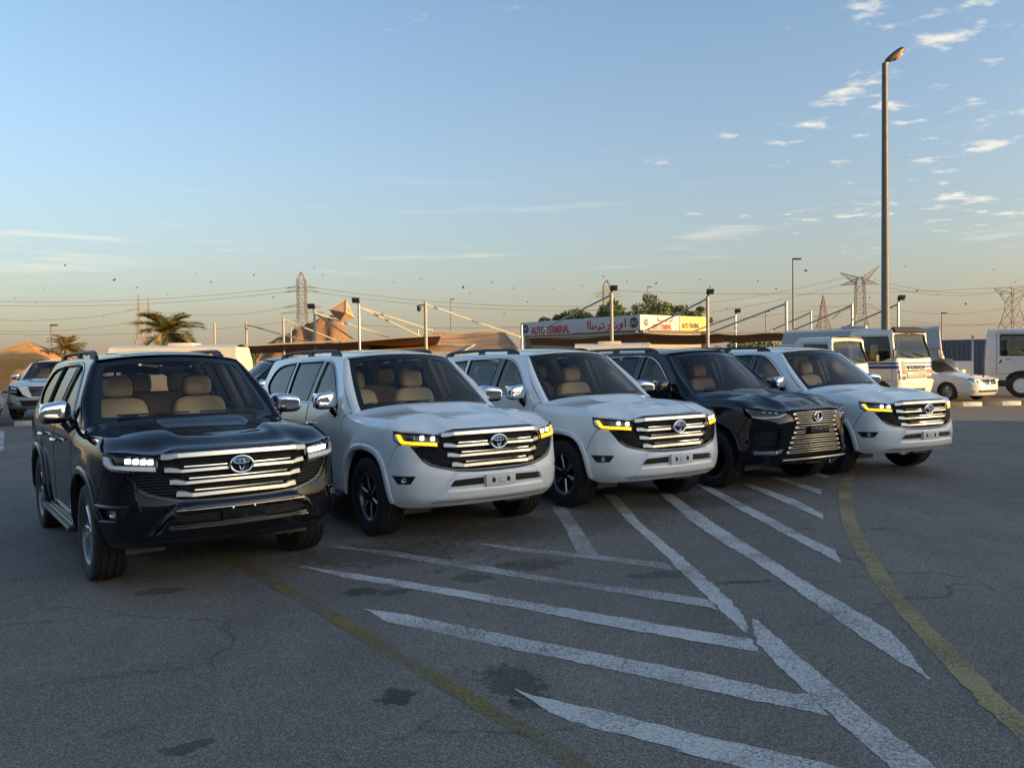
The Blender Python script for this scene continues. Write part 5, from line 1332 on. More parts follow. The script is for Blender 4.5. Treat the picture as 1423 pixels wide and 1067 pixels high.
def sedan(label, loc, yaw, paint):
    root = empty('sedan', loc, yaw + math.pi); tag(root, label, 'car')
    L, W = 4.84, 1.78; h = W / 2
    S = [(.18, -.07), (.30, -.015), (.50, 0), (.70, 0), (.82, -.02), (.90, -.055, .895), (.96, -.12, .93)]
    Fr = [(.18, -.10), (.26, -.02), (.40, .03), (.52, .03), (.62, .02), (.72, -.01, .71), (.82, -.06, .775), (.96, -.20, .825)]
    Re = [(.18, -.08), (.30, 0), (.50, .03), (.75, .01), (.85, 0, .87), (.96, -.10, .96)]
    plan = [(0, -L), (.5, -L + .02), (h - .22, -L + .12), (h - .07, -L + .32), (h - .01, -L + .7), (h, -L * .6), (h, -1.6), (h - .01, -.9), (h - .035, -.55), (h - .12, -.26), (h - .30, -.09), (.32, -.015), (0, 0)]
    B = Body(plan, {'S': S, 'F': Fr, 'R': Re}, [(-99, 'R'), (-L + .1, 'R'), (-L + 1.2, 'S'), (-1.75, 'S'), (-.15, 'F'), (9, 'F')], [(-.93, .32, .018, .40, .09), (-3.75, .32, .018, .40, .09)], None, -L / 2)
    uf, ur = B.u_front, B.u_rear; U = B.U
    ar = lambda yc: [(yc + .37 * math.cos(a), .30 + .37 * math.sin(a)) for a in np.linspace(-.25, math.pi + .25, 22)]
    a1, a2 = ar(-.93), ar(-3.75)
    # B coordinate u ~ y on the flank
    outl = [(ur, .20), (ur, .96), (uf, .96), (uf, .20)] + [(a1[0][0] + .02, .20)] + a1 + [(a1[-1][0] - .02, .20), (a2[0][0] + .02, .20)] + a2 + [(a2[-1][0] - .02, .20)]
    hl = rnd([(U(h - .09), .70, .02), (U(.62), .63, .03), (U(.50), .62, .02), (U(.52), .755, .03), (U(.70), .90, .03)])
    gl = [(U(.36), .575), (uf, .565), (uf, .77), (U(.38), .77)]
    bm_ = rnd([(U(.52), .30, .02), (uf, .30), (uf, .385), (U(.50), .385, .02)])
    skin(B, outl, [hl, gl, bm_], paint, 'body', root, .06)
    V, F = deck(B, .96, -L + .05, -.05, lambda y: .05 + .03 * math.exp(-((y + 1.3) / .6) ** 2), 60, 16); MB().add(V, F).build('hood', paint, root, 60)
    pane(B, hl, LEDOFF, 'headlight', root, .05, -.03); pane(B, inset(hl, .002), LENS, 'headlight_lens', root, .05, 0)
    for sg in (1, -1):
        c = front_pt(B, np.array([sg * .60]), .72, -.01)[0]; MB().sup(c, (.13, .08, .09), .8).build('headlight_bulb', SILVER, root)
    gb = pane(B, gl, UNDER, 'grille', root, .06, -.03)[0]
    for i in range(6): face_box(B, 0, .35, .60 + .033 * i, .612 + .033 * i, .0, .02, DARKCHROME, 'grille_bar', gb)
    for x in (0.0, .355): face_box(B, x, x + .02, .575, .80, .012, .03, CHROME, 'grille_frame', gb)
    e = front_pt(B, np.array([0.]), .70, .03)[0]; MB().tube([(e[0] + .035 * math.cos(t), e[1], e[2] + .04 * math.sin(t)) for t in np.linspace(0, 6.28, 18)[:-1]], .009, 6, True).build('badge', CHROME, root)
    pane(B, bm_, UNDER, 'intake', root, .06, -.03)
    for i in range(3): face_box(B, 0, .5, .312 + .025 * i, .322 + .025 * i, -.005, .02, CHROME, 'intake_bar', root)
    face_box(B, .62, .72, .31, .37, .004, .01, LEDOFF, 'fog_lamp', root)
    # glasshouse
    gside = [(.88, 0), (.95, -.015), (1.15, -.10), (1.32, -.19), (1.40, -.26), (1.44, -.34)]
    gfront = [(.86, .05), (.95, -.12), (1.15, -.50), (1.32, -.80), (1.40, -.95), (1.44, -1.08)]
    grear = [(.88, 0), (.95, -.10), (1.15, -.45), (1.32, -.72), (1.40, -.88), (1.44, -1.0)]
    GL = 2.95
    Gb = Body(boxplan(W - .13, GL, .28, .34), {'S': gside, 'F': gfront, 'R': grear}, [(-99, 'R'), (-GL, 'R'), (-GL + .55, 'S'), (-.62, 'S'), (-.03, 'F'), (9, 'F')], [], None, -GL / 2)
    gh = empty('glasshouse', (0, -1.32, 0), 0, root)
    guf, gur = Gb.u_front, Gb.u_rear
    wsc = rnd([(-.02, .97, .04), (guf, .95), (guf, 1.385), (-.06, 1.37, .06)])
    w1 = rnd([(-.42, .97, .05), (-1.42, .97, .02), (-1.44, 1.36, .03), (-.62, 1.35, .10)]); w2 = rnd([(-1.50, .97, .02), (-2.42, .97, .05), (-2.34, 1.34, .10), (-1.52, 1.36, .03)])
    rw = rnd([(gur, .97), (gur, 1.36), (-GL + .02, 1.34, .05), (-GL - .02, .98, .04)])
    P = patch(Gb, [(gur, .86), (gur, 1.44), (guf, 1.44), (guf, .86)], [wsc, w1, w2, rw], .06, 0, .02, half=True); pobj('pillars', join(P, mir(P)), paint, gh)
    V, F = deck(Gb, 1.44, -GL, 0, .02, 30); MB().add(V, F).build('roof', paint, gh, 60)
    for w_, n_ in ((wsc, 'windscreen'), (w1, 'window'), (w2, 'window'), (rw, 'rear_window')): pane(Gb, w_, CABGLASS if n_ == 'windscreen' else DKGLASS, n_, gh, .08, -.008)
    MB().box((0, -2.4, .62), (1.5, 3.4, .5)).build('cabin_floor', DASH, root)
    for x in (.37, -.37):
        MB().sup((x, -2.55, .95), (.5, .18, .62), .4).build('seat', HEADLINER, root, 60); MB().sup((x, -2.62, 1.28), (.26, .1, .17), .5).build('headrest', HEADLINER, root, 60)
    for sg in (1, -1):
        for y in (-.93, -3.75): road_wheel(root, sg * (h - .12), y, .325, .21, ALLOY, sg < 0, 10)
        MB().sup((sg * (h + .10), -1.62, .99), (.22, .12, .14), .6).build('mirror', paint, root, 60)
        for y in (-2.6, -3.55): MB().tube([(sg * (h - .012), y - .09, .80), (sg * (h + .02), y - .05, .80), (sg * (h + .02), y + .05, .80), (sg * (h - .012), y + .09, .80)], .013, 6).build('door_handle', paint, root)
        for yc in (-.93, -3.75):
            a = np.linspace(-.1, math.pi + .1, 18); L1 = [(sg * (h - .02), yc + .375 * math.cos(t), .30 + .375 * math.sin(t)) for t in a]; L2 = [(sg * .55, p[1], p[2]) for p in L1]
            MB().add(L1 + L2, [(i, i + 1, 19 + i, 18 + i) for i in range(17)] + [tuple(range(18, 36))]).build('wheel_liner', UNDER, root)
    return root

LOTZ = .12
def gp(u, d, z=LOTZ): p = at(u, 500, d); return (p.x, p.y, z)
# ---------- right-hand side
sedan('pearl white four-door sedan parked behind the kerb in front of a flatbed truck', (16.2, 28.0, LOTZ), rad(27), mat('sedan_white', (.66, .64, .59), .3, coat=1))
cab_truck('truck', 'small white truck with blue side stripes and a sun visor behind the last SUV', gp(1272, 26.6), rad(33), TRUCKW, 2.05, 2.42, .50, 1.8, True, TRUCKW, 3.4, .38, True)
cab_truck('truck', 'small plain white truck half hidden behind the roof of the last SUV', gp(1186, 25.2), rad(33), TRUCKW, 1.75, 2.18, .48, 1.6, None, TRUCKW, 3.0, .36)
tr = cab_truck('truck', 'white flatbed truck at the right edge with dark lettering on its door', (19.55, 30.4, LOTZ), rad(61), TRUCKW, 2.2, 2.50, .62, 1.85, None, TRUCKW, 4.6, .44, False,
               ('uxI', .20, (1.106, -1.22, 1.22), (math.pi / 2, 0, math.pi / 2), 1))
minibus('minibus', 'long grey minibus with curved roof parked behind the striped truck', gp(1318, 34.5), rad(62), BUSG, 2.1, 6.6, 2.72, .35, mat('bus_roof', (.40, .42, .44), .5), 5)
o = empty('container', gp(1300, 41), rad(-27)); tag(o, 'dark grey corrugated container behind the sedan', 'container')
CONT = mat('container_grey', (.11, .115, .13), .6)
MB().box((0, 0, 1.15), (4.6, 2.4, 2.3)).build('box', CONT, o)
for i in range(22): MB().box((-2.2 + .206 * i, -1.212, 1.15), (.10, .03, 2.15), bev=.012).build('corrugation', CONT, o)
# ---------- middle and left
minibus('minibus', 'white van whose roof shows behind the middle of the SUV row', gp(912, 36), rad(85), VANW, 1.8, 3.7, 2.22, .35, None, 3)
minibus('minibus', 'cream minibus lit by the sun behind the nearest black SUV', gp(152, 34), rad(-88), VANW, 2.0, 5.6, 2.38, .35, None, 5)
dk = copy_tree(suv_black); dk.location = gp(297, 17.8, 0); dk.rotation_euler = (0, 0, rad(-62) + math.pi); tag(dk, 'dark SUV parked behind, glimpsed between the black SUV and the first white one', 'suv', 'SUVs parked behind')

def pt_nose(B, root, paint, lamps, garnish, hex_side, bump_gap, hl_out, G):
    U = B.U; uf = B.u_front
    GREY = mat('grey_bumper', (.34, .35, .36), .4, coat=.4)
    low = [(.495, .455), (.515, .385), (.60, .352), (U(.80), .352), (U(.60), .362), (U(.3), .368), (uf, .37)]
    bp = [(uf, .72), (U(.36), .72), (U(.56), .74), (U(.70), .80), (U(.87), .86)] + bump_gap[1:] + low
    P = patch(B, bp, (), .05, 0, .03, half=True); bo = pobj('front_bumper', join(P, mir(P)), GREY, root)
    P = patch(B, [(uf, .46), (U(.42), .46), (U(.50), .62), (uf, .62)], (), .05, .02, .02, half=True); pobj('intake', join(P, mir(P)), UNDER, bo)
    face_box(B, .50, .80, .49, .55, .02, .02, SATIN, 'bumper_blade', bo)
    P = patch(B, [(uf, .70), (U(.20), .70), (U(.42), .80), (U(.60), 1.06), (uf, 1.09)], (), .05, .012, .03, half=True); gr = pobj('grille', join(P, mir(P)), SILVER, root)
    P = patch(B, [(uf, .74), (U(.14), .74), (U(.28), 1.05), (uf, 1.05)], (), .05, .03, .02, half=True); gm = pobj('grille_mesh', join(P, mir(P)), UNDER, gr)
    for i in range(6): face_box(B, 0, .13 + .025 * i, .765 + .05 * i, .785 + .05 * i, .036, .01, DARKCHROME, 'grille_bar', gr)
    HL = [(.556, 1.094), (.59, 1.0), (.665, .88), (U(.62), .84), (U(.58), 1.045), (U(.72), 1.066)]
    for sg in (1, -1):
        f = (lambda q: q) if sg > 0 else mir
        h_ = pobj('headlight', f(patch(B, HL, (), .04, -.02, 0)), GLOSSBLK, root)
        pobj('light_guide', f(patch(B, [(.60, 1.03), (.68, .90), (U(.64), .87), (U(.63), .90), (.70, .93), (.65, 1.03)], (), .04, -.01, .01)), SILVER, h_)
        pobj('reflector', f(patch(B, [(U(.84), 1.04), (U(.64), 1.02), (U(.64), .96), (U(.82), .98)], (), .04, -.012, .01)), LEDOFF, h_)
        pobj('lens', f(patch(B, HL, (), .04, 0, 0)), LENS, h_)
_keep = lc_nose; lc_nose = pt_nose
pt = make_suv('suv', mat('silver_white_paint', (.60, .61, .61), .3, coat=1), 'lc', 'six', 'amber'); lc_nose = _keep
pt.location = (-15.1, 26.7, LOTZ); pt.rotation_euler = (0, 0, rad(16) + math.pi); tag(pt, 'silver white SUV with dark tapering grille on the kerb at the far left', 'suv', 'SUVs parked behind')
lw = copy_tree(pt); lw.location = (-16.75, 25.05, LOTZ); lw.rotation_euler = (0, 0, rad(50) + math.pi); tag(lw, 'silver white SUV cut off by the left edge of the picture', 'suv', 'SUVs parked behind')

# ================================================================== shade canopies, posts, tents
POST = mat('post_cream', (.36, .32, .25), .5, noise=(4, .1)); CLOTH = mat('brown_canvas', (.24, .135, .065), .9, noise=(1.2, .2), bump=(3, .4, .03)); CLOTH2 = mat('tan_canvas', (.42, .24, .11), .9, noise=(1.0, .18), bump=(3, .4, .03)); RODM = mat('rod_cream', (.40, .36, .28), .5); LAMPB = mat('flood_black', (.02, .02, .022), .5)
def cloth(name, label, corners, n=18, m=10, sag=.25, seed=0, material=CLOTH, group='canvas shade canopies', ripple=.05):
    """four corners (near left, near right, far right, far left); sags between them; has thickness"""
    a, b, c_, d_ = [np.array(q, float) for q in corners]; r = np.random.default_rng(seed); ph = r.uniform(0, 6, 6)
    V = []
    for j in range(m + 1):
        for i in range(n + 1):
            s_, t_ = i / n, j / m
            p = (a * (1 - s_) + b * s_) * (1 - t_) + (d_ * (1 - s_) + c_ * s_) * t_
            p = p + [0, 0, -sag * 4 * s_ * (1 - s_) * (.35 + .65 * 4 * t_ * (1 - t_)) + ripple * math.sin(9 * s_ + ph[0] + 3 * t_) * math.sin(3.1 * t_ + ph[1])]
            V.append(p)
    k = len(V); V = V + [q - np.array([0, 0, .012]) for q in V]
    F = [(j * (n + 1) + i, j * (n + 1) + i + 1, (j + 1) * (n + 1) + i + 1, (j + 1) * (n + 1) + i) for j in range(m) for i in range(n)]
    F += [tuple(q + k for q in f)[::-1] for f in F]
    bd = [i for i in range(n + 1)] + [j * (n + 1) + n for j in range(1, m + 1)] + [m * (n + 1) + i for i in range(n - 1, -1, -1)] + [j * (n + 1) for j in range(m - 1, 0, -1)]
    F += [(bd[i], bd[(i + 1) % len(bd)], bd[(i + 1) % len(bd)] + k, bd[i] + k)[::-1] for i in range(len(bd))]
    e = empty(name, tuple(a)); tag(e, label, 'canopy', group)
    o = mesh_obj('canvas', [q - a for q in V], F, material, e, smooth=60)
    for p, q in ((a, b), (b, c_), (d_, c_), (a, d_)): MB().bar(Vector(p - a) + Vector((0, 0, .03)), Vector(q - a) + Vector((0, 0, .03)), .07).build('edge_rail', RODM, e)
    return e
def post(u, vtop, d, r=.085, label='', flood=False, camera=False, rods=(), dark=False):
    top = at(u, vtop, d); e = empty('canopy_post', (top.x, top.y, LOTZ)); tag(e, label, 'post', 'canopy posts'); H = top.z - LOTZ; r = r * .68
    MB().lathe([(0, r * 1.6), (.03, r * 1.6), (.04, r), (H, r), (H + .02, r * .6), (H + .02, .001)], 12, 'z').build('shaft', STEEL if dark else POST, e)
    for (ru, rv, rd, blk) in rods:
        q = at(ru, rv, rd); q = q - Vector((top.x, top.y, LOTZ)); MB().tube([(0, 0, H - .1), tuple(q)], .045, 6).build('tie_rod', STEEL if blk else RODM, e)
        MB().lathe([(-.05, .07), (.05, .07)], 8, 'z', tuple(q)).build('rod_bracket', STEEL, e)
    if flood:
        fx = -.12 if u < 700 else .1
        f = MB().box((fx, -.15, H + .22), (.36, .10, .26), Matrix.Rotation(rad(35), 3, 'X'), .02).bar((0, 0, H), (fx, -.1, H + .2), .06).build('floodlight', LAMPB, e)
    if camera:
        m = MB().tube([(0, 0, H - .15), (-.28, -.1, H - .15)], .03, 6).lathe([(0, .10), (-.22, .10), (-.28, .06), (-.28, .001)], 12, 'z', (-.30, -.1, H - .16)); m.build('security_camera', LAMPB, e)
    return e
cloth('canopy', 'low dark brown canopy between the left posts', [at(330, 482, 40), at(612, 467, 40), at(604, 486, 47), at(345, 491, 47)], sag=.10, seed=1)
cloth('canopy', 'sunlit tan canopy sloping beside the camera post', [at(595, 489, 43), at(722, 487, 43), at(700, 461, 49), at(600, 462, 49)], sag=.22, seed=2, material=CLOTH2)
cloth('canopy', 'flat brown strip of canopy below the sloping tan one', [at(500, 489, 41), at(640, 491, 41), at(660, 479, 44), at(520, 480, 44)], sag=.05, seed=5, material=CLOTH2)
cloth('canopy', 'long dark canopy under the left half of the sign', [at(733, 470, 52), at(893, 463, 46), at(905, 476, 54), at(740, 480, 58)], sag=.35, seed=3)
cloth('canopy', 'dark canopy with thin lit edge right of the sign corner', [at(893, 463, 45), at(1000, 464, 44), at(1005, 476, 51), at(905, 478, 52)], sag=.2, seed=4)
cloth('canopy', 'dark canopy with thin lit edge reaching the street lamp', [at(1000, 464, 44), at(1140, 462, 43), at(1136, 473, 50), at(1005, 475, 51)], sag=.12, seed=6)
PO = [(298, 449, 40, .07, 'short cream post with floodlights behind the big palm', False, False, [], False), (342, 448, 42, .085, 'cream post right of the big palm', False, False, [(440, 478, 41, 0)], False),
      (393.5, 441, 41, .085, 'cream post left of the diamond sign', False, False, [(480, 478, 42, 0)], False), (404, 456, 47, .07, 'short post in front of the lattice tower', False, False, [], False),
      (437, 432, 41, .09, 'cream post with floodlight left of the diamond sign', True, False, [(492, 472, 45, 0), (545, 470, 45, 0)], False), (498.7, 424, 40, .09, 'grey post with floodlight right of the diamond sign', True, False, [(600, 459, 46, 0), (590, 470, 44, 0)], True),
      (581, 458, 49, .06, 'short thin post behind the camera post', False, False, [], True), (591, 420, 40, .12, 'thick cream post with security camera', False, True, [(722, 468, 46, 0)], False),
      (724.7, 452, 60, .14, 'stout post at the left end of the sign', False, False, [], True), (849.5, 407, 40, .12, 'tall cream post with lamp in front of the red Arabic lettering', True, False, [(757, 456, 48, 1)], False),
      (983, 412, 40, .12, 'tall post with floodlight by the yellow panel', True, False, [(898, 459, 45, 1)], False), (1022, 437, 52, .09, 'thin post with floodlight right of the yellow panel', True, False, [(965, 460, 56, 1)], True),
      (1092.5, 419, 41, .11, 'thick grey post left of the thin street lamp', False, False, [(985, 463, 44, 1)], True), (1126.8, 432, 50, .08, 'thin post right of the thin street lamp', False, False, [(1072, 459, 52, 1)], True),
      (1184, 422, 44, .09, 'grey post before the star-topped pylon', False, False, [(1085, 466, 46, 1)], True), (1248, 420, 42, .09, 'post with floodlight right of the tall street lamp', True, False, [(1155, 463, 46, 1)], True)]
for p in PO: post(p[0], p[1], p[2], p[3], p[4], p[5], p[6], p[7], p[8])
# tent at the far left
p0 = gp(38, 58); te = empty('tent', p0); tag(te, 'orange brown pyramid tent at the far left', 'tent')
zp, ze = at(38, 474, 58).z - LOTZ, at(38, 499, 58).z - LOTZ; hw = 2.65
MB().add([(-hw, -hw, ze), (hw, -hw, ze), (hw, hw, ze), (-hw, hw, ze), (0, 0, zp), (-hw * .45, -hw * .45, ze + (zp - ze) * .50), (hw * .45, -hw * .45, ze + (zp - ze) * .50), (hw * .45, hw * .45, ze + (zp - ze) * .50), (-hw * .45, hw * .45, ze + (zp - ze) * .50)],
         [(0, 1, 6, 5), (1, 2, 7, 6), (2, 3, 8, 7), (3, 0, 5, 8), (5, 6, 4), (6, 7, 4), (7, 8, 4), (8, 5, 4)]).build('tent_roof', mat('orange_canvas', (.52, .27, .09), .9, noise=(1.5, .12)), te, 0)
for a, b in (((-hw, -hw), (hw, -hw)), ((hw, -hw), (hw, hw)), ((hw, hw), (-hw, hw)), ((-hw, hw), (-hw, -hw))):
    MB().bar((a[0], a[1], ze * .52), (b[0], b[1], ze * .52), .04, ze * .96).build('tent_wall', mat('orange_canvas'), te)
    MB().bar((a[0], a[1], 0), (a[0], a[1], ze + .05), .08).build('tent_pole', POST, te)
# heap of draped canvas and the diamond shaped sign above it
hp = empty('canvas_heap', gp(450, 52)); tag(hp, 'crumpled brown canvas draped over a frame below the diamond sign', 'canvas')
hv = []; hn = 26; hm = 14; base = Vector(gp(450, 52))
prof = np.array([(372, 480), (400, 466), (430, 452), (455, 440), (468, 438), (480, 448), (486, 462), (490, 478)], float)
for i in range(hn):
    u = 372 + (490 - 372) * i / (hn - 1); vt = float(np.interp(u, prof[:, 0], prof[:, 1])); top = at(u, vt, 53)
    for j in range(hm):
        t_ = j / (hm - 1) * 2 - 1
        z = LOTZ + 1.0 + (top.z - LOTZ - 1.0) * (1 - abs(t_) ** 1.5) + .07 * math.sin(i * 1.9 + j * 1.3) + .05 * math.sin(i * 2.9 - j * 2.7)
        hv.append((top.x - base.x + .10 * math.sin(j * 1.9 + i * .5), t_ * 1.9 + .12 * math.sin(i * 1.1), z - LOTZ))
MB().add(hv, [(i * hm + j, i * hm + j + 1, (i + 1) * hm + j + 1, (i + 1) * hm + j) for i in range(hn - 1) for j in range(hm - 1)]).build('canvas', CLOTH, hp, 40)
MB().bar((0, 0, 0), (0, 0, 2.4), .12).bar((1.3, 0, 0), (1.3, 0, 3.0), .12).build('frame', STEEL, hp)
dg_ = at(475, 436, 55); ds = empty('diamond_sign', (dg_.x, dg_.y, LOTZ), rad(28)); tag(ds, 'tan diamond shaped pyramid sign tilted on its point', 'sign')
k = .90; cz = dg_.z - LOTZ
oct_ = [Vector(v) for v in ((k, 0, 0), (0, k, 0), (-k, 0, 0), (0, -k, 0), (.0, 0, k * 1.15), (.0, 0, -k * .75))]; Rt = Matrix.Rotation(rad(18), 3, 'Y')
oct_ = [Rt @ v + Vector((0, 0, cz)) for v in oct_]
MB().add(oct_, [(0, 1, 4), (1, 2, 4), (2, 3, 4), (3, 0, 4), (1, 0, 5), (2, 1, 5), (3, 2, 5), (0, 3, 5)]).build('panel', mat('tan_panel', (.50, .30, .18), .7, noise=(3, .12)), ds, 10)
for a, b in ((0, 4), (1, 4), (2, 4), (3, 4), (0, 1), (1, 2), (2, 3), (3, 0)): MB().bar(oct_[a], oct_[b], .05).build('edge_trim', mat('tan_trim', (.42, .26, .16), .6), ds)
fc = (oct_[3] + oct_[0] + oct_[4]) / 3; fn = (oct_[0] - oct_[3]).cross(oct_[4] - oct_[3]).normalized()
m = MB().tube([fc + fn * .02 + (oct_[0] - oct_[3]).normalized() * .17 * math.cos(t) + fn.cross(oct_[0] - oct_[3]).normalized() * .17 * math.sin(t) for t in np.linspace(0, 6.28, 20)[:-1]], .018, 5, True); m.build('emblem', mat('tan_mark', (.34, .20, .12), .6), ds)
MB().bar((0, 0, 0), (0, 0, cz - .5), .16).build('pole', STEEL, ds)

# ================================================================== building with the red lettering
Lp, Cp, Rp = Vector((.9, 76, 0)), Vector((10.15, 65, 0)), Vector((16.8, 70.6, 0))
sb = empty('showroom', (Cp.x, Cp.y, LOTZ)); tag(sb, 'showroom with white and yellow fascia and red lettering', 'building')
FW = mat('fascia_white', (.50, .485, .47), .5); FY = mat('fascia_yellow', (.62, .44, .10), .5); RED = mat('sign_red', (.50, .015, .015), .45); SBK = mat('sign_black', (.02, .02, .02), .5); WALLB = mat('showroom_wall', (.34, .27, .20), .85)
z0, z1 = 4.0, 5.22
def facing(a, b, zz0, zz1, m_, name, th=.25, off=0.0):
    d = (b - a); L = d.length; d.normalize(); n = Vector((d.y, -d.x, 0)); c = (a + b) / 2 - Cp
    return MB().box((c.x + n.x * (off - th / 2), c.y + n.y * (off - th / 2), (zz0 + zz1) / 2 - LOTZ), (L, th, zz1 - zz0), math.atan2(d.y, d.x), .02).build(name, m_, sb)
facing(Lp, Cp, z0, z1, FW, 'fascia')
mid = Cp + (Rp - Cp) * .56
facing(Cp, mid, z0, z1, FW, 'fascia'); facing(mid + (Rp - Cp) * .01, Rp, z0, z1, FY, 'fascia')
back = Lp + (Rp - Cp)
for a, b in ((Lp, Cp), (Cp, Rp), (Rp, back), (back, Lp)): facing(a, b, LOTZ, z0, WALLB, 'wall', .2, -.4 if a != Rp else 0)
cc = (Lp + Rp) / 2 - Cp
MB().add([tuple(q - Cp + Vector((0, 0, z1 - .15 - LOTZ))) for q in (Lp, Cp, Rp, back)], [(0, 1, 2, 3)]).build('roof', WALLB, sb)
def on_face(a, b, frac, zz): d = (b - a).normalized(); n = Vector((d.y, -d.x, 0)); return a + (b - a) * frac - Cp + n * .012 + Vector((0, 0, zz - LOTZ)), d
def lettering(txt, size, a, b, f0, zz, width, m_):
    q, d = on_face(a, b, f0, zz); o = text_obj('lettering', txt, size, m_, sb, .01, fit=width); o.location = q; o.rotation_euler = (math.pi / 2, 0, math.atan2(d.y, d.x)); return o
lettering('AUTO TERMINAL', .95, Lp, Cp, .10, 4.10, 5.0, RED)
lettering('AUTO TERMINAL', .62, Cp, mid, .30, 4.08, 2.4, RED)
lettering('AUTO TRADING', .55, mid, Rp, .08, 4.25, 2.3, SBK)
# Arabic script, drawn as pen strokes (right to left word pair)
def arabic(a, b, f0, zz, w, h_, m_):
    S = [[(1.0, 0), (1.0, .95)], [(.93, 0), (.90, .12), (.86, .30), (.90, .42), (.94, .30), (.90, .10), (.84, -.25), (.80, -.28)], [(.80, .30), (.79, .05), (.74, 0), (.66, 0), (.62, .05), (.61, .28)], [(.735, .50), (.745, .50)], [(.69, .50), (.70, .50)],
         [(.60, .05), (.58, .30), (.61, .42), (.64, .30), (.60, .08), (.55, -.25), (.50, -.28)], [(.44, .30), (.43, .05), (.40, 0), (.36, .0), (.33, .25), (.32, -.10), (.28, -.28)], [(.39, .52), (.40, .52)], [(.43, .52), (.435, .52)],
         [(.28, .0), (.25, .02), (.23, .26), (.20, .30), (.18, .06), (.14, 0), (.12, .30)], [(.13, .50), (.14, .50)], [(.12, 0), (.07, 0), (.06, .95)], [(.0, 0), (.0, .95)]]
    for s_ in S:
        q, d = on_face(a, b, f0, zz); m = MB().tube([q + d * (x * w) + Vector((0, 0, y * h_)) for x, y in s_], h_ * .075, 6); m.build('arabic_stroke', m_, sb)
arabic(Lp, Cp, .60, 4.30, 4.2, .75, RED); arabic(Cp, mid, .42, 4.72, 1.9, .36, RED)
for (a, b, f_, r_) in ((Lp, Cp, .955, .42), (Cp, mid, .15, .26), (Lp, Cp, .045, .40)):
    q, d = on_face(a, b, f_, 4.62); n = Vector((d.y, -d.x, 0)); pts = [(r_ * math.cos(t), r_ * math.sin(t)) for t in np.linspace(0, 2 * math.pi, 25)[:-1]]
    lg = MB().prism(pts, q, d, (0, 0, 1), n, .02).build('logo_disc', SBK, sb); m = MB()
    for s_ in (-1, 1): m.tube([q + n * .03 + d * (r_ * (.40 * s_ + .30 * math.cos(t))) + Vector((0, 0, r_ * .35 * math.sin(t))) for t in np.linspace(0, 6.28, 14)[:-1]], .035, 5, True)
    m.build('logo_ring', FW, sb)

# ================================================================== street lamps
def lamp(u, vtop, d, r, label, head=True, gz=LOTZ, arm=.5):
    t = at(u, vtop, d); e = empty('street_lamp', (t.x, t.y, gz)); tag(e, label, 'street lamp', 'street lamps'); H = t.z - gz
    MB().lathe([(0, r * 1.9), (.05, r * 1.9), (.06, r * 1.25), (1.2, r * 1.2), (1.25, r), (H, r * .62), (H + .03, .001)], 16, 'z').build('pole', mat('pole_grey', (.13, .12, .105), .5, .3, noise=(3, .12)), e)
    if head:
        R = Matrix.Rotation(rad(-38), 3, 'Y')
        MB().sup((arm * .62, 0, H + arm * .48), (arm * 1.5, arm * .55, arm * .42), .75, R).build('lamp_head', mat('lamp_bronze', (.10, .075, .05), .4, .5), e, 60)
        MB().tube([(0, 0, H - .1), (arm * .2, 0, H + arm * .16)], r * .6, 8).build('arm', mat('pole_grey'), e)
        MB().sup((arm * .80, -.02, H + arm * .40), (arm * .75, arm * .46, arm * .34), .8, R).build('lens', mat('lamp_amber_glass', (.45, .26, .12), .25, coat=.5), e, 60)
    return e
lamp(1229.5, 88, 33, .17, 'tall grey street lamp rising behind the last white SUV', arm=.62)
e = lamp(1102, 360, 60, .09, 'thin street lamp with a flat head left of the star-topped pylon', False); MB().box((.28, 0, at(1102, 360, 60).z - LOTZ), (.62, .22, .12), bev=.03).build('lamp_head', LAMPB, e)
for u, v, d, lb in ((626, 416, 95, 'distant thin lamp post right of the camera post'), (900, 399, 100, 'distant thin lamp post over the trees'), (1309, 435, 70, 'distant lamp post right of the tall street lamp'), (71, 452, 60, 'thin dark pole beside the small palm'), (1064, 433, 90, 'distant thin pole left of the thin street lamp')):
    e = lamp(u, v, d, .07, lb, False); MB().box((.2, 0, at(u, v, d).z - LOTZ), (.5, .2, .1), bev=.03).build('lamp_head', LAMPB, e)

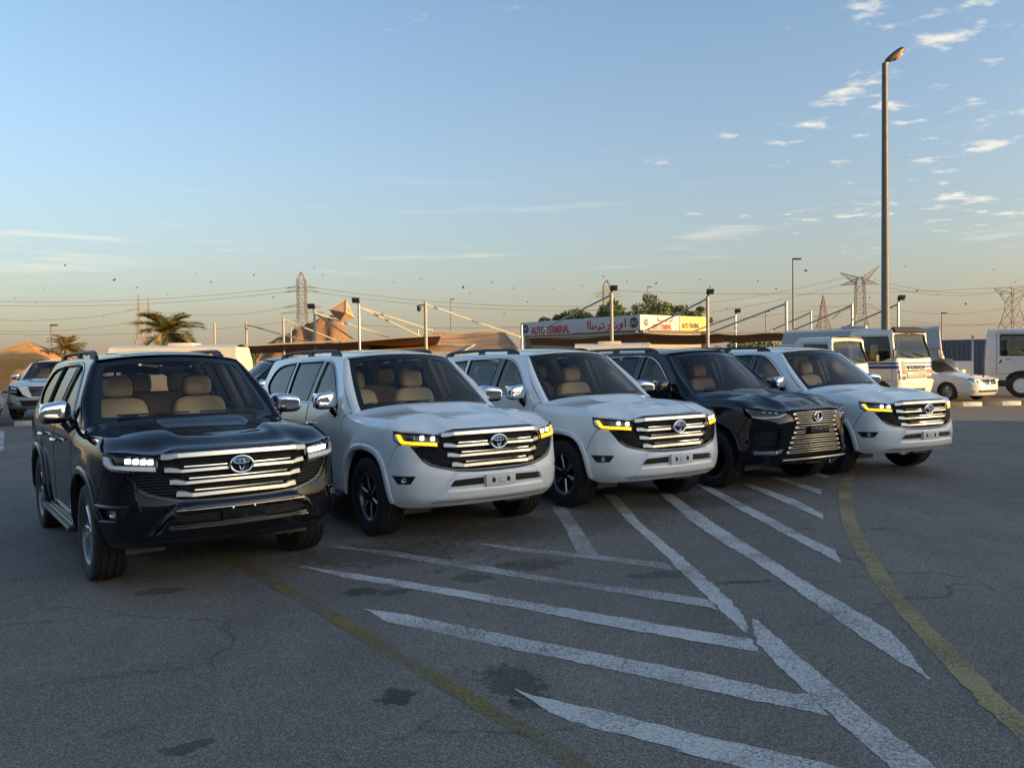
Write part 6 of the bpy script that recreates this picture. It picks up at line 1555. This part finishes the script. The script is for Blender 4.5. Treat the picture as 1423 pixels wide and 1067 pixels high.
# ================================================================== palms and trees
FROND = mat('palm_frond', (.16, .155, .05), .6, noise=(2, .3)); DRYF = mat('dry_frond', (.28, .20, .08), .8, noise=(2, .2)); BARK = mat('bark', (.16, .11, .07), .9, noise=(5, .3), bump=(12, .8, .03)); LEAF = mat('acacia_leaf', (.11, .14, .045), .6, noise=(.9, .35))
def palm(label, u, vc, d, R, nf=34, seed=1, dry=.2):
    r = random.Random(seed); c = at(u, vc, d); e = empty('palm_tree', (c.x, c.y, LOTZ)); tag(e, label, 'palm tree', 'date palms'); H = c.z - LOTZ
    m = MB(); n = 12
    m.tube([(.06 * math.sin(i * .6), 0, H * i / n) for i in range(n + 1)], [.26 - .08 * i / n + (.03 if i % 2 else 0) for i in range(n + 1)], 10); m.build('trunk', BARK, e)
    for i in range(nf):
        az = r.uniform(0, 2 * math.pi); up = r.uniform(-.15, 1.45); L = R * r.uniform(.8, 1.15); f = MB(); pts = []
        for k in range(11):
            s_ = k / 10; el_ = up - (.75 + .35 * max(0, up)) * s_ ** 1.5
            if k == 0: p = Vector((0, 0, H))
            else: p = pts[-1] + Vector((math.cos(az) * math.cos(el_), math.sin(az) * math.cos(el_), math.sin(el_))) * (L / 10)
            pts.append(p)
        f.tube(pts, [.03 * (1 - .85 * k / 10) for k in range(11)], 4)
        for k in range(1, 11):
            for q in range(6):
                t_ = (k - 1 + q / 6); i0 = int(t_); p = pts[i0].lerp(pts[min(10, i0 + 1)], t_ - i0); dr = (pts[min(10, i0 + 1)] - pts[i0]).normalized(); sd_ = dr.cross(Vector((0, 0, 1))).normalized(); upv = sd_.cross(dr)
                ll = R * .30 * math.sin(math.pi * min(.97, .12 + .86 * t_ / 10)) ** .7
                for sg in (1, -1):
                    tip = p + (dr * .75 + sd_ * sg * .75 + upv * .25 + Vector((r.uniform(-.15, .15), r.uniform(-.15, .15), r.uniform(-.25, .1)))) * ll; w = dr * (.020 * R)
                    f.add([p - w, p + w, tip], [(0, 1, 2)])
        f.build('frond', DRYF if r.random() < dry else FROND, e, 0)
    return e
palm('large date palm behind the nearest black SUV', 231, 466, 50, 2.15, 46, 3, .12)
palm('small date palm between the tent and the black SUV', 93, 486, 58, 1.45, 36, 5, .22)
def tree(label, u, vtop, d, rx, rz, seed, group='acacia trees behind the sign', mtl=LEAF, nleaf=9000):
    r = np.random.default_rng(seed); top = at(u, vtop, d); H = top.z - LOTZ; e = empty('acacia_tree', (top.x, top.y, LOTZ)); tag(e, label, 'tree', group)
    m = MB(); m.tube([(0, 0, 0), (.15, .05, H * .3), (.05, 0, H * .55)], [.22, .17, .13], 8); tips = []
    for i in range(9):
        a = 2 * math.pi * i / 9 + r.uniform(-.3, .3); q = Vector((math.cos(a) * rx * r.uniform(.35, .8), math.sin(a) * rx * r.uniform(.35, .8), H - rz * r.uniform(.3, 1.2)))
        m.tube([(.05, 0, H * .5), tuple(q * .5 + Vector((0, 0, H * .32))), tuple(q)], [.10, .06, .02], 6); tips.append(q)
    m.build('trunk', BARK, e, 40)
    cl = [(r.normal(0, .45, 3) * [rx, rx, rz * .5] + [0, 0, H - rz * .62], r.uniform(.35, .7)) for _ in range(26)] + [(np.array(q), .6) for q in tips]
    w = np.array([c[1] ** 2 for c in cl]); w /= w.sum(); idx = r.choice(len(cl), nleaf, p=w); V = np.empty((nleaf * 3, 3)); 
    for i, k in enumerate(idx):
        c_, s_ = cl[k]; dv = r.normal(0, 1, 3); dv /= np.linalg.norm(dv); p = c_ + dv * s_ * rx * .42 * r.uniform(.35, 1) ** .6 * [1, 1, .62]
        a, b = r.normal(0, 1, 3), r.normal(0, 1, 3); sz = .24 * r.uniform(.6, 1.3)
        V[3 * i] = p; V[3 * i + 1] = p + a / np.linalg.norm(a) * sz; V[3 * i + 2] = p + b / np.linalg.norm(b) * sz
    o = mesh_obj('crown', V, [(3 * i, 3 * i + 1, 3 * i + 2) for i in range(nleaf)], mtl, e, smooth=0); return e
for a in (('feathery acacia at the left end above the sign', 798, 420, 84, 3.0, 3.2, 1), ('bright green acacia above the sign behind the tall lamp post', 838, 419, 86, 2.8, 3.2, 2), ('tallest acacia above the corner of the sign', 890, 413, 84, 4.2, 3.6, 3), ('acacia above the right half of the sign', 934, 421, 88, 2.8, 3.0, 4), ('small acacia above the yellow panel', 958, 428, 84, 1.9, 2.4, 5)):
    tree(*a)
for i, (u, v, d, rx, lb) in enumerate(((1042, 470, 60, 1.9, 'round green shrub under the right canopy'), (1068, 474, 62, 1.5, 'grey green shrub beside the thin street lamp base'), (340, 484, 62, 1.6, 'low shrub behind the left canopy'))):
    tree(lb, u, v, d, rx, 1.3, 20 + i, 'shrubs on the lot', LEAF, 1600)

# ================================================================== pylons, wires, birds
PYL = mat('pylon_steel', (.20, .155, .115), .7, .2); PYLF = mat('pylon_far_hazed', (.27, .22, .17), .8)  # PYLF is the paler copy: distance haze put into the steel colour
def lattice(m, levels, w):
    """levels: (z, half width); square lattice mast"""
    for (z0_, h0), (z1_, h1) in zip(levels[:-1], levels[1:]):
        c0 = [Vector((sx * h0, sy * h0, z0_)) for sx, sy in ((-1, -1), (1, -1), (1, 1), (-1, 1))]; c1 = [Vector((sx * h1, sy * h1, z1_)) for sx, sy in ((-1, -1), (1, -1), (1, 1), (-1, 1))]
        for i in range(4):
            j = (i + 1) % 4; m.bar(c0[i], c1[i], w * 1.3); m.bar(c0[i], c1[j], w * .7); m.bar(c0[j], c1[i], w * .7); m.bar(c1[i], c1[j], w * .7)
def pylon(label, u, vtop, d, kind, rz=0.0, mt=PYL):
    t = at(u, vtop, d); e = empty('pylon', (t.x, t.y, 0), rz); tag(e, label, 'pylon', 'lattice power pylons'); H = t.z; w = d / 1146 * .62
    m = MB(); n = 11 if kind != 'thin' else 9
    if kind == 'star':
        lv = [(H * f, h_) for f, h_ in ((0, 5.5), (.2, 3.8), (.38, 2.6), (.5, 1.9), (.58, 1.7), (.66, 1.7), (.74, 1.6), (.82, 1.5), (.88, 1.0))]; lattice(m, lv, w); m.build('mast', mt, e, 0)
        zt = H * .86
        for sx in (-1, 1):
            up = H * (1.0 if sx > 0 else .935)
            for tip in (Vector((sx * 7.6, 0, up)), Vector((sx * 7.4, 0, zt - H * .06))):
                a = MB()
                for sy in (-1, 1):
                    R1 = Vector((sx * .6, sy * 1.3, zt + H * .02)); R2 = Vector((sx * 1.4, sy * 1.3, zt - H * .05))
                    a.bar(R1, tip, w); a.bar(R2, tip, w)
                    for k in range(5): a.bar(R1.lerp(tip, k / 5), R2.lerp(tip, (k + .5) / 5), w * .6); a.bar(R2.lerp(tip, (k + .5) / 5), R1.lerp(tip, (k + 1) / 5), w * .6)
                a.build('cross_arm', mt, e, 0)
            b = MB(); zf = lambda f: H * (.60 - .17 * f ** 1.8)
            for k in range(8):
                f0, f1 = k / 8, (k + 1) / 8; b.bar((sx * (1.6 + 9.5 * f0), 0, zf(f0)), (sx * (1.6 + 9.5 * f1), 0, zf(f1)), w); b.bar((sx * (1.6 + 9.5 * f0), 0, zf(f0) - H * .05 * (1 - f0)), (sx * (1.6 + 9.5 * f1), 0, zf(f1) - H * .05 * (1 - f1)), w * .8); b.bar((sx * (1.6 + 9.5 * f0), 0, zf(f0) - H * .05 * (1 - f0)), (sx * (1.6 + 9.5 * f1), 0, zf(f1)), w * .6)
            b.build('cross_arm', mt, e, 0)
    elif kind == 'bell':
        lv = [(0, 7.5), (H * .3, 5), (H * .5, 3.4), (H * .68, 2.2), (H * .80, 2.0), (H * .92, 3.6), (H, 5.2)]; lattice(m, lv, w); m.build('mast', mt, e, 0)
        for sx in (-1, 1):
            b = MB(); b.bar((sx * 3.4, 0, H * .5), (sx * 11, 0, H * .40), w).bar((sx * 3.8, 0, H * .42), (sx * 11, 0, H * .40), w).bar((sx * 3.6, 0, H * .44), (sx * 7, 0, H * .45), w * .7); b.build('cross_arm', mt, e, 0)
    else:
        wd = {'mast': (6.0, 1.6, 1.5), 'thin': (4.6, .9, .15), 'tree': (8.0, 2.4, .5)}[kind]
        lv = [(0, wd[0])] + [(H * f, wd[0] + (wd[1] - wd[0]) * min(1, f / .55) ** .8) for f in (.15, .3, .42, .52)] + [(H * f, wd[1] + (wd[2] - wd[1]) * (f - .52) / .4) for f in (.60, .68, .76, .84, .92)] + [(H, .12)]
        lattice(m, lv, w); m.build('mast', mt, e, 0)
        for f, L in {'mast': ((.58, 9), (.64, 8), (.80, 7), (.84, 6)), 'thin': ((.62, 6), (.80, 5)), 'tree': ((.50, 13), (.66, 11), (.82, 9))}[kind]:
            for sx in (-1, 1): MB().bar((sx * .5, 0, H * f), (sx * L, 0, H * f - .3), w).bar((sx * .5, 0, H * f + H * .03), (sx * L, 0, H * f - .3), w * .8).build('cross_arm', mt, e, 0)
    return e
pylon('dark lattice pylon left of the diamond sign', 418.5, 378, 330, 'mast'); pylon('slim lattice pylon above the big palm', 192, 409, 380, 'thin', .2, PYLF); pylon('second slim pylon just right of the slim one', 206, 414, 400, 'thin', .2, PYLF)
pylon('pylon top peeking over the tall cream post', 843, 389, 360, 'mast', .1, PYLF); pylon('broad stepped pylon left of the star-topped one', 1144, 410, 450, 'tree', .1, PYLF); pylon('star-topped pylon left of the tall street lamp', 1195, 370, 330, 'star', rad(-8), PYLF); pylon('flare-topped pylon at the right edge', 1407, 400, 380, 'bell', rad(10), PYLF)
WIRE = mat('wire_grey', (.13, .115, .10), .7)
def wire(label, pts, d, sag, r=.075):
    a = at(pts[0], pts[1], d[0]); b = at(pts[2], pts[3], d[1]); P = [a.lerp(b, i / 20) - Vector((0, 0, sag * 4 * (i / 20) * (1 - i / 20))) for i in range(21)]
    o = MB().tube([p - a for p in P], r * (d[0] + d[1]) / 700, 4).build('power_line', WIRE, None, 60); o.location = a; tag(o, label, 'power line', 'overhead power lines'); return o
ws_list = [(-60, 417, 412, 398), (-60, 423, 412, 404), (-60, 462, 412, 446), (425, 398, 843, 425), (425, 404, 843, 430), (425, 446, 843, 446), (850, 430, 1172, 386), (850, 446, 1172, 395), (700, 456, 1180, 424), (1222, 396, 1395, 405), (1222, 425, 1395, 428), (1214, 388, 1395, 404), (1214, 440, 1480, 444), (1214, 448, 1480, 436), (-60, 440, 190, 430), (206, 432, 412, 424), (-60, 455, 190, 446), (850, 404, 1500, 392)]
for i, w_ in enumerate(ws_list): wire('thin power line ' + ['from the left edge to the dark pylon, top wire', 'from the left edge to the dark pylon, second wire', 'from the left edge to the dark pylon, lowest wire', 'from the dark pylon over the camera post, top wire', 'from the dark pylon over the camera post, second wire', 'from the dark pylon over the tan canopy, lowest wire', 'rising to the star-topped pylon, upper wire', 'rising to the star-topped pylon, lower wire', 'low behind the sign to the star-topped pylon', 'between star-topped and flare-topped pylons, second wire', 'between star-topped and flare-topped pylons, third wire', 'between star-topped and flare-topped pylons, top wire', 'low at the right edge, upper of two', 'low at the right edge, lower of two', 'from the left edge to the slim pylon, upper wire', 'from the slim pylons to the dark pylon', 'from the left edge to the slim pylon, lower wire', 'crossing the whole right half'][i], w_, (340, 360), 3.0)
BIRD = mat('bird_dark', (.03, .028, .025), .8)
rb = random.Random(5); bme = None
spots = [(50, 420), (60, 398), (158, 389), (192, 398), (146, 442), (232, 411), (274, 383), (292, 393), (359, 413), (378, 414), (450, 381), (545, 395), (588, 389), (645, 401), (655, 411), (682, 393), (712, 403), (712, 403), (730, 420), (772, 402), (703, 438), (808, 397), (870, 390), (986, 401), (974, 388), (1052, 388), (1076, 402), (1120, 376), (1122, 378), (1212, 414), (1260, 373), (1272, 407), (1304, 412), (1378, 373), (1390, 408), (1345, 425), (1412, 392), (350, 382), (18, 415), (840, 383), (910, 396), (1010, 428), (1190, 404), (90, 372), (440, 370)]
for i, (u, v) in enumerate(spots):
    p = at(u + rb.uniform(-3, 3), v + rb.uniform(-3, 3), rb.uniform(95, 170))
    if bme is None:
        m = MB().sup((0, 0, 0), (.12, .36, .11), .9, None, 6); m.add([(0, .10, .02), (0, -.06, .02), (.36, -.04, .12), (.18, .10, .09)], [(0, 1, 2, 3)]); m.add([(0, .10, .02), (0, -.06, .02), (-.36, -.04, .12), (-.18, .10, .09)], [(3, 2, 1, 0)])
        o = m.build('bird', BIRD, None, 40); bme = o.data
    else: o = bpy.data.objects.new('bird', bme); COL.objects.link(o)
    o.location = p; o.rotation_euler = (rb.uniform(-.4, .4), rb.uniform(-.6, .6), rb.uniform(0, 6.28)); k = rb.uniform(.7, 1.2); o.scale = (k, k, k)
    tag(o, 'tiny dark bird flying high in the hazy sky', 'bird', 'birds in the sky')
# boundary wall closing the lot
bw = empty('boundary_wall', (0, 118, LOTZ)); tag(bw, 'low pale boundary wall far behind the canopies', 'wall')
for i in range(-16, 17): MB().box((i * 8.0, 0, 1.0), (7.6, .25, 2.0), bev=.02).build('wall_panel', PALE, bw); MB().box((i * 8.0 + 4, 0, 1.1), (.4, .4, 2.2), bev=.02).build('pier', PALE, bw)

# unseen buildings added behind the camera to darken reflections in the car paint
for i, (x, w_, h_, dpt, col, lb) in enumerate(((-62, 34, 11, 14, (.42, .36, .29), 'unseen sand coloured two storey block added behind the camera, left end'), (-27, 30, 13, 12, (.36, .33, .30), 'unseen grey three storey block added behind the camera'), (6, 30, 10, 12, (.46, .40, .32), 'unseen cream building added behind the camera, in the middle'), (40, 32, 12, 14, (.38, .33, .27), 'unseen brown building added behind the camera, right end'))):
    e = empty('unseen_building', (x, -52, 0)); tag(e, lb, 'building', 'unseen buildings added behind the camera'); mw = mat('unseen_wall_%d' % i, col, .85, noise=(.7, .12))
    MB().box((0, -dpt / 2, h_ / 2), (w_, dpt, h_)).build('wall', mw, e); MB().box((0, -dpt / 2, h_ + .3), (w_ + .5, dpt + .5, .6)).build('parapet', mw, e)
    for j in range(int(w_ // 4)):
        xx = -w_ / 2 + 2.2 + 4 * j
        MB().box((xx, .06, 1.8), (3.0, .14, 3.2)).build('shutter', DARKCHROME if j % 3 else DUST, e)
        for z in ([5.6, 9.2] if h_ > 10.5 else [6.2]): MB().box((xx, .05, z), (1.8, .12, 1.5)).build('window', GLOSSBLK, e)
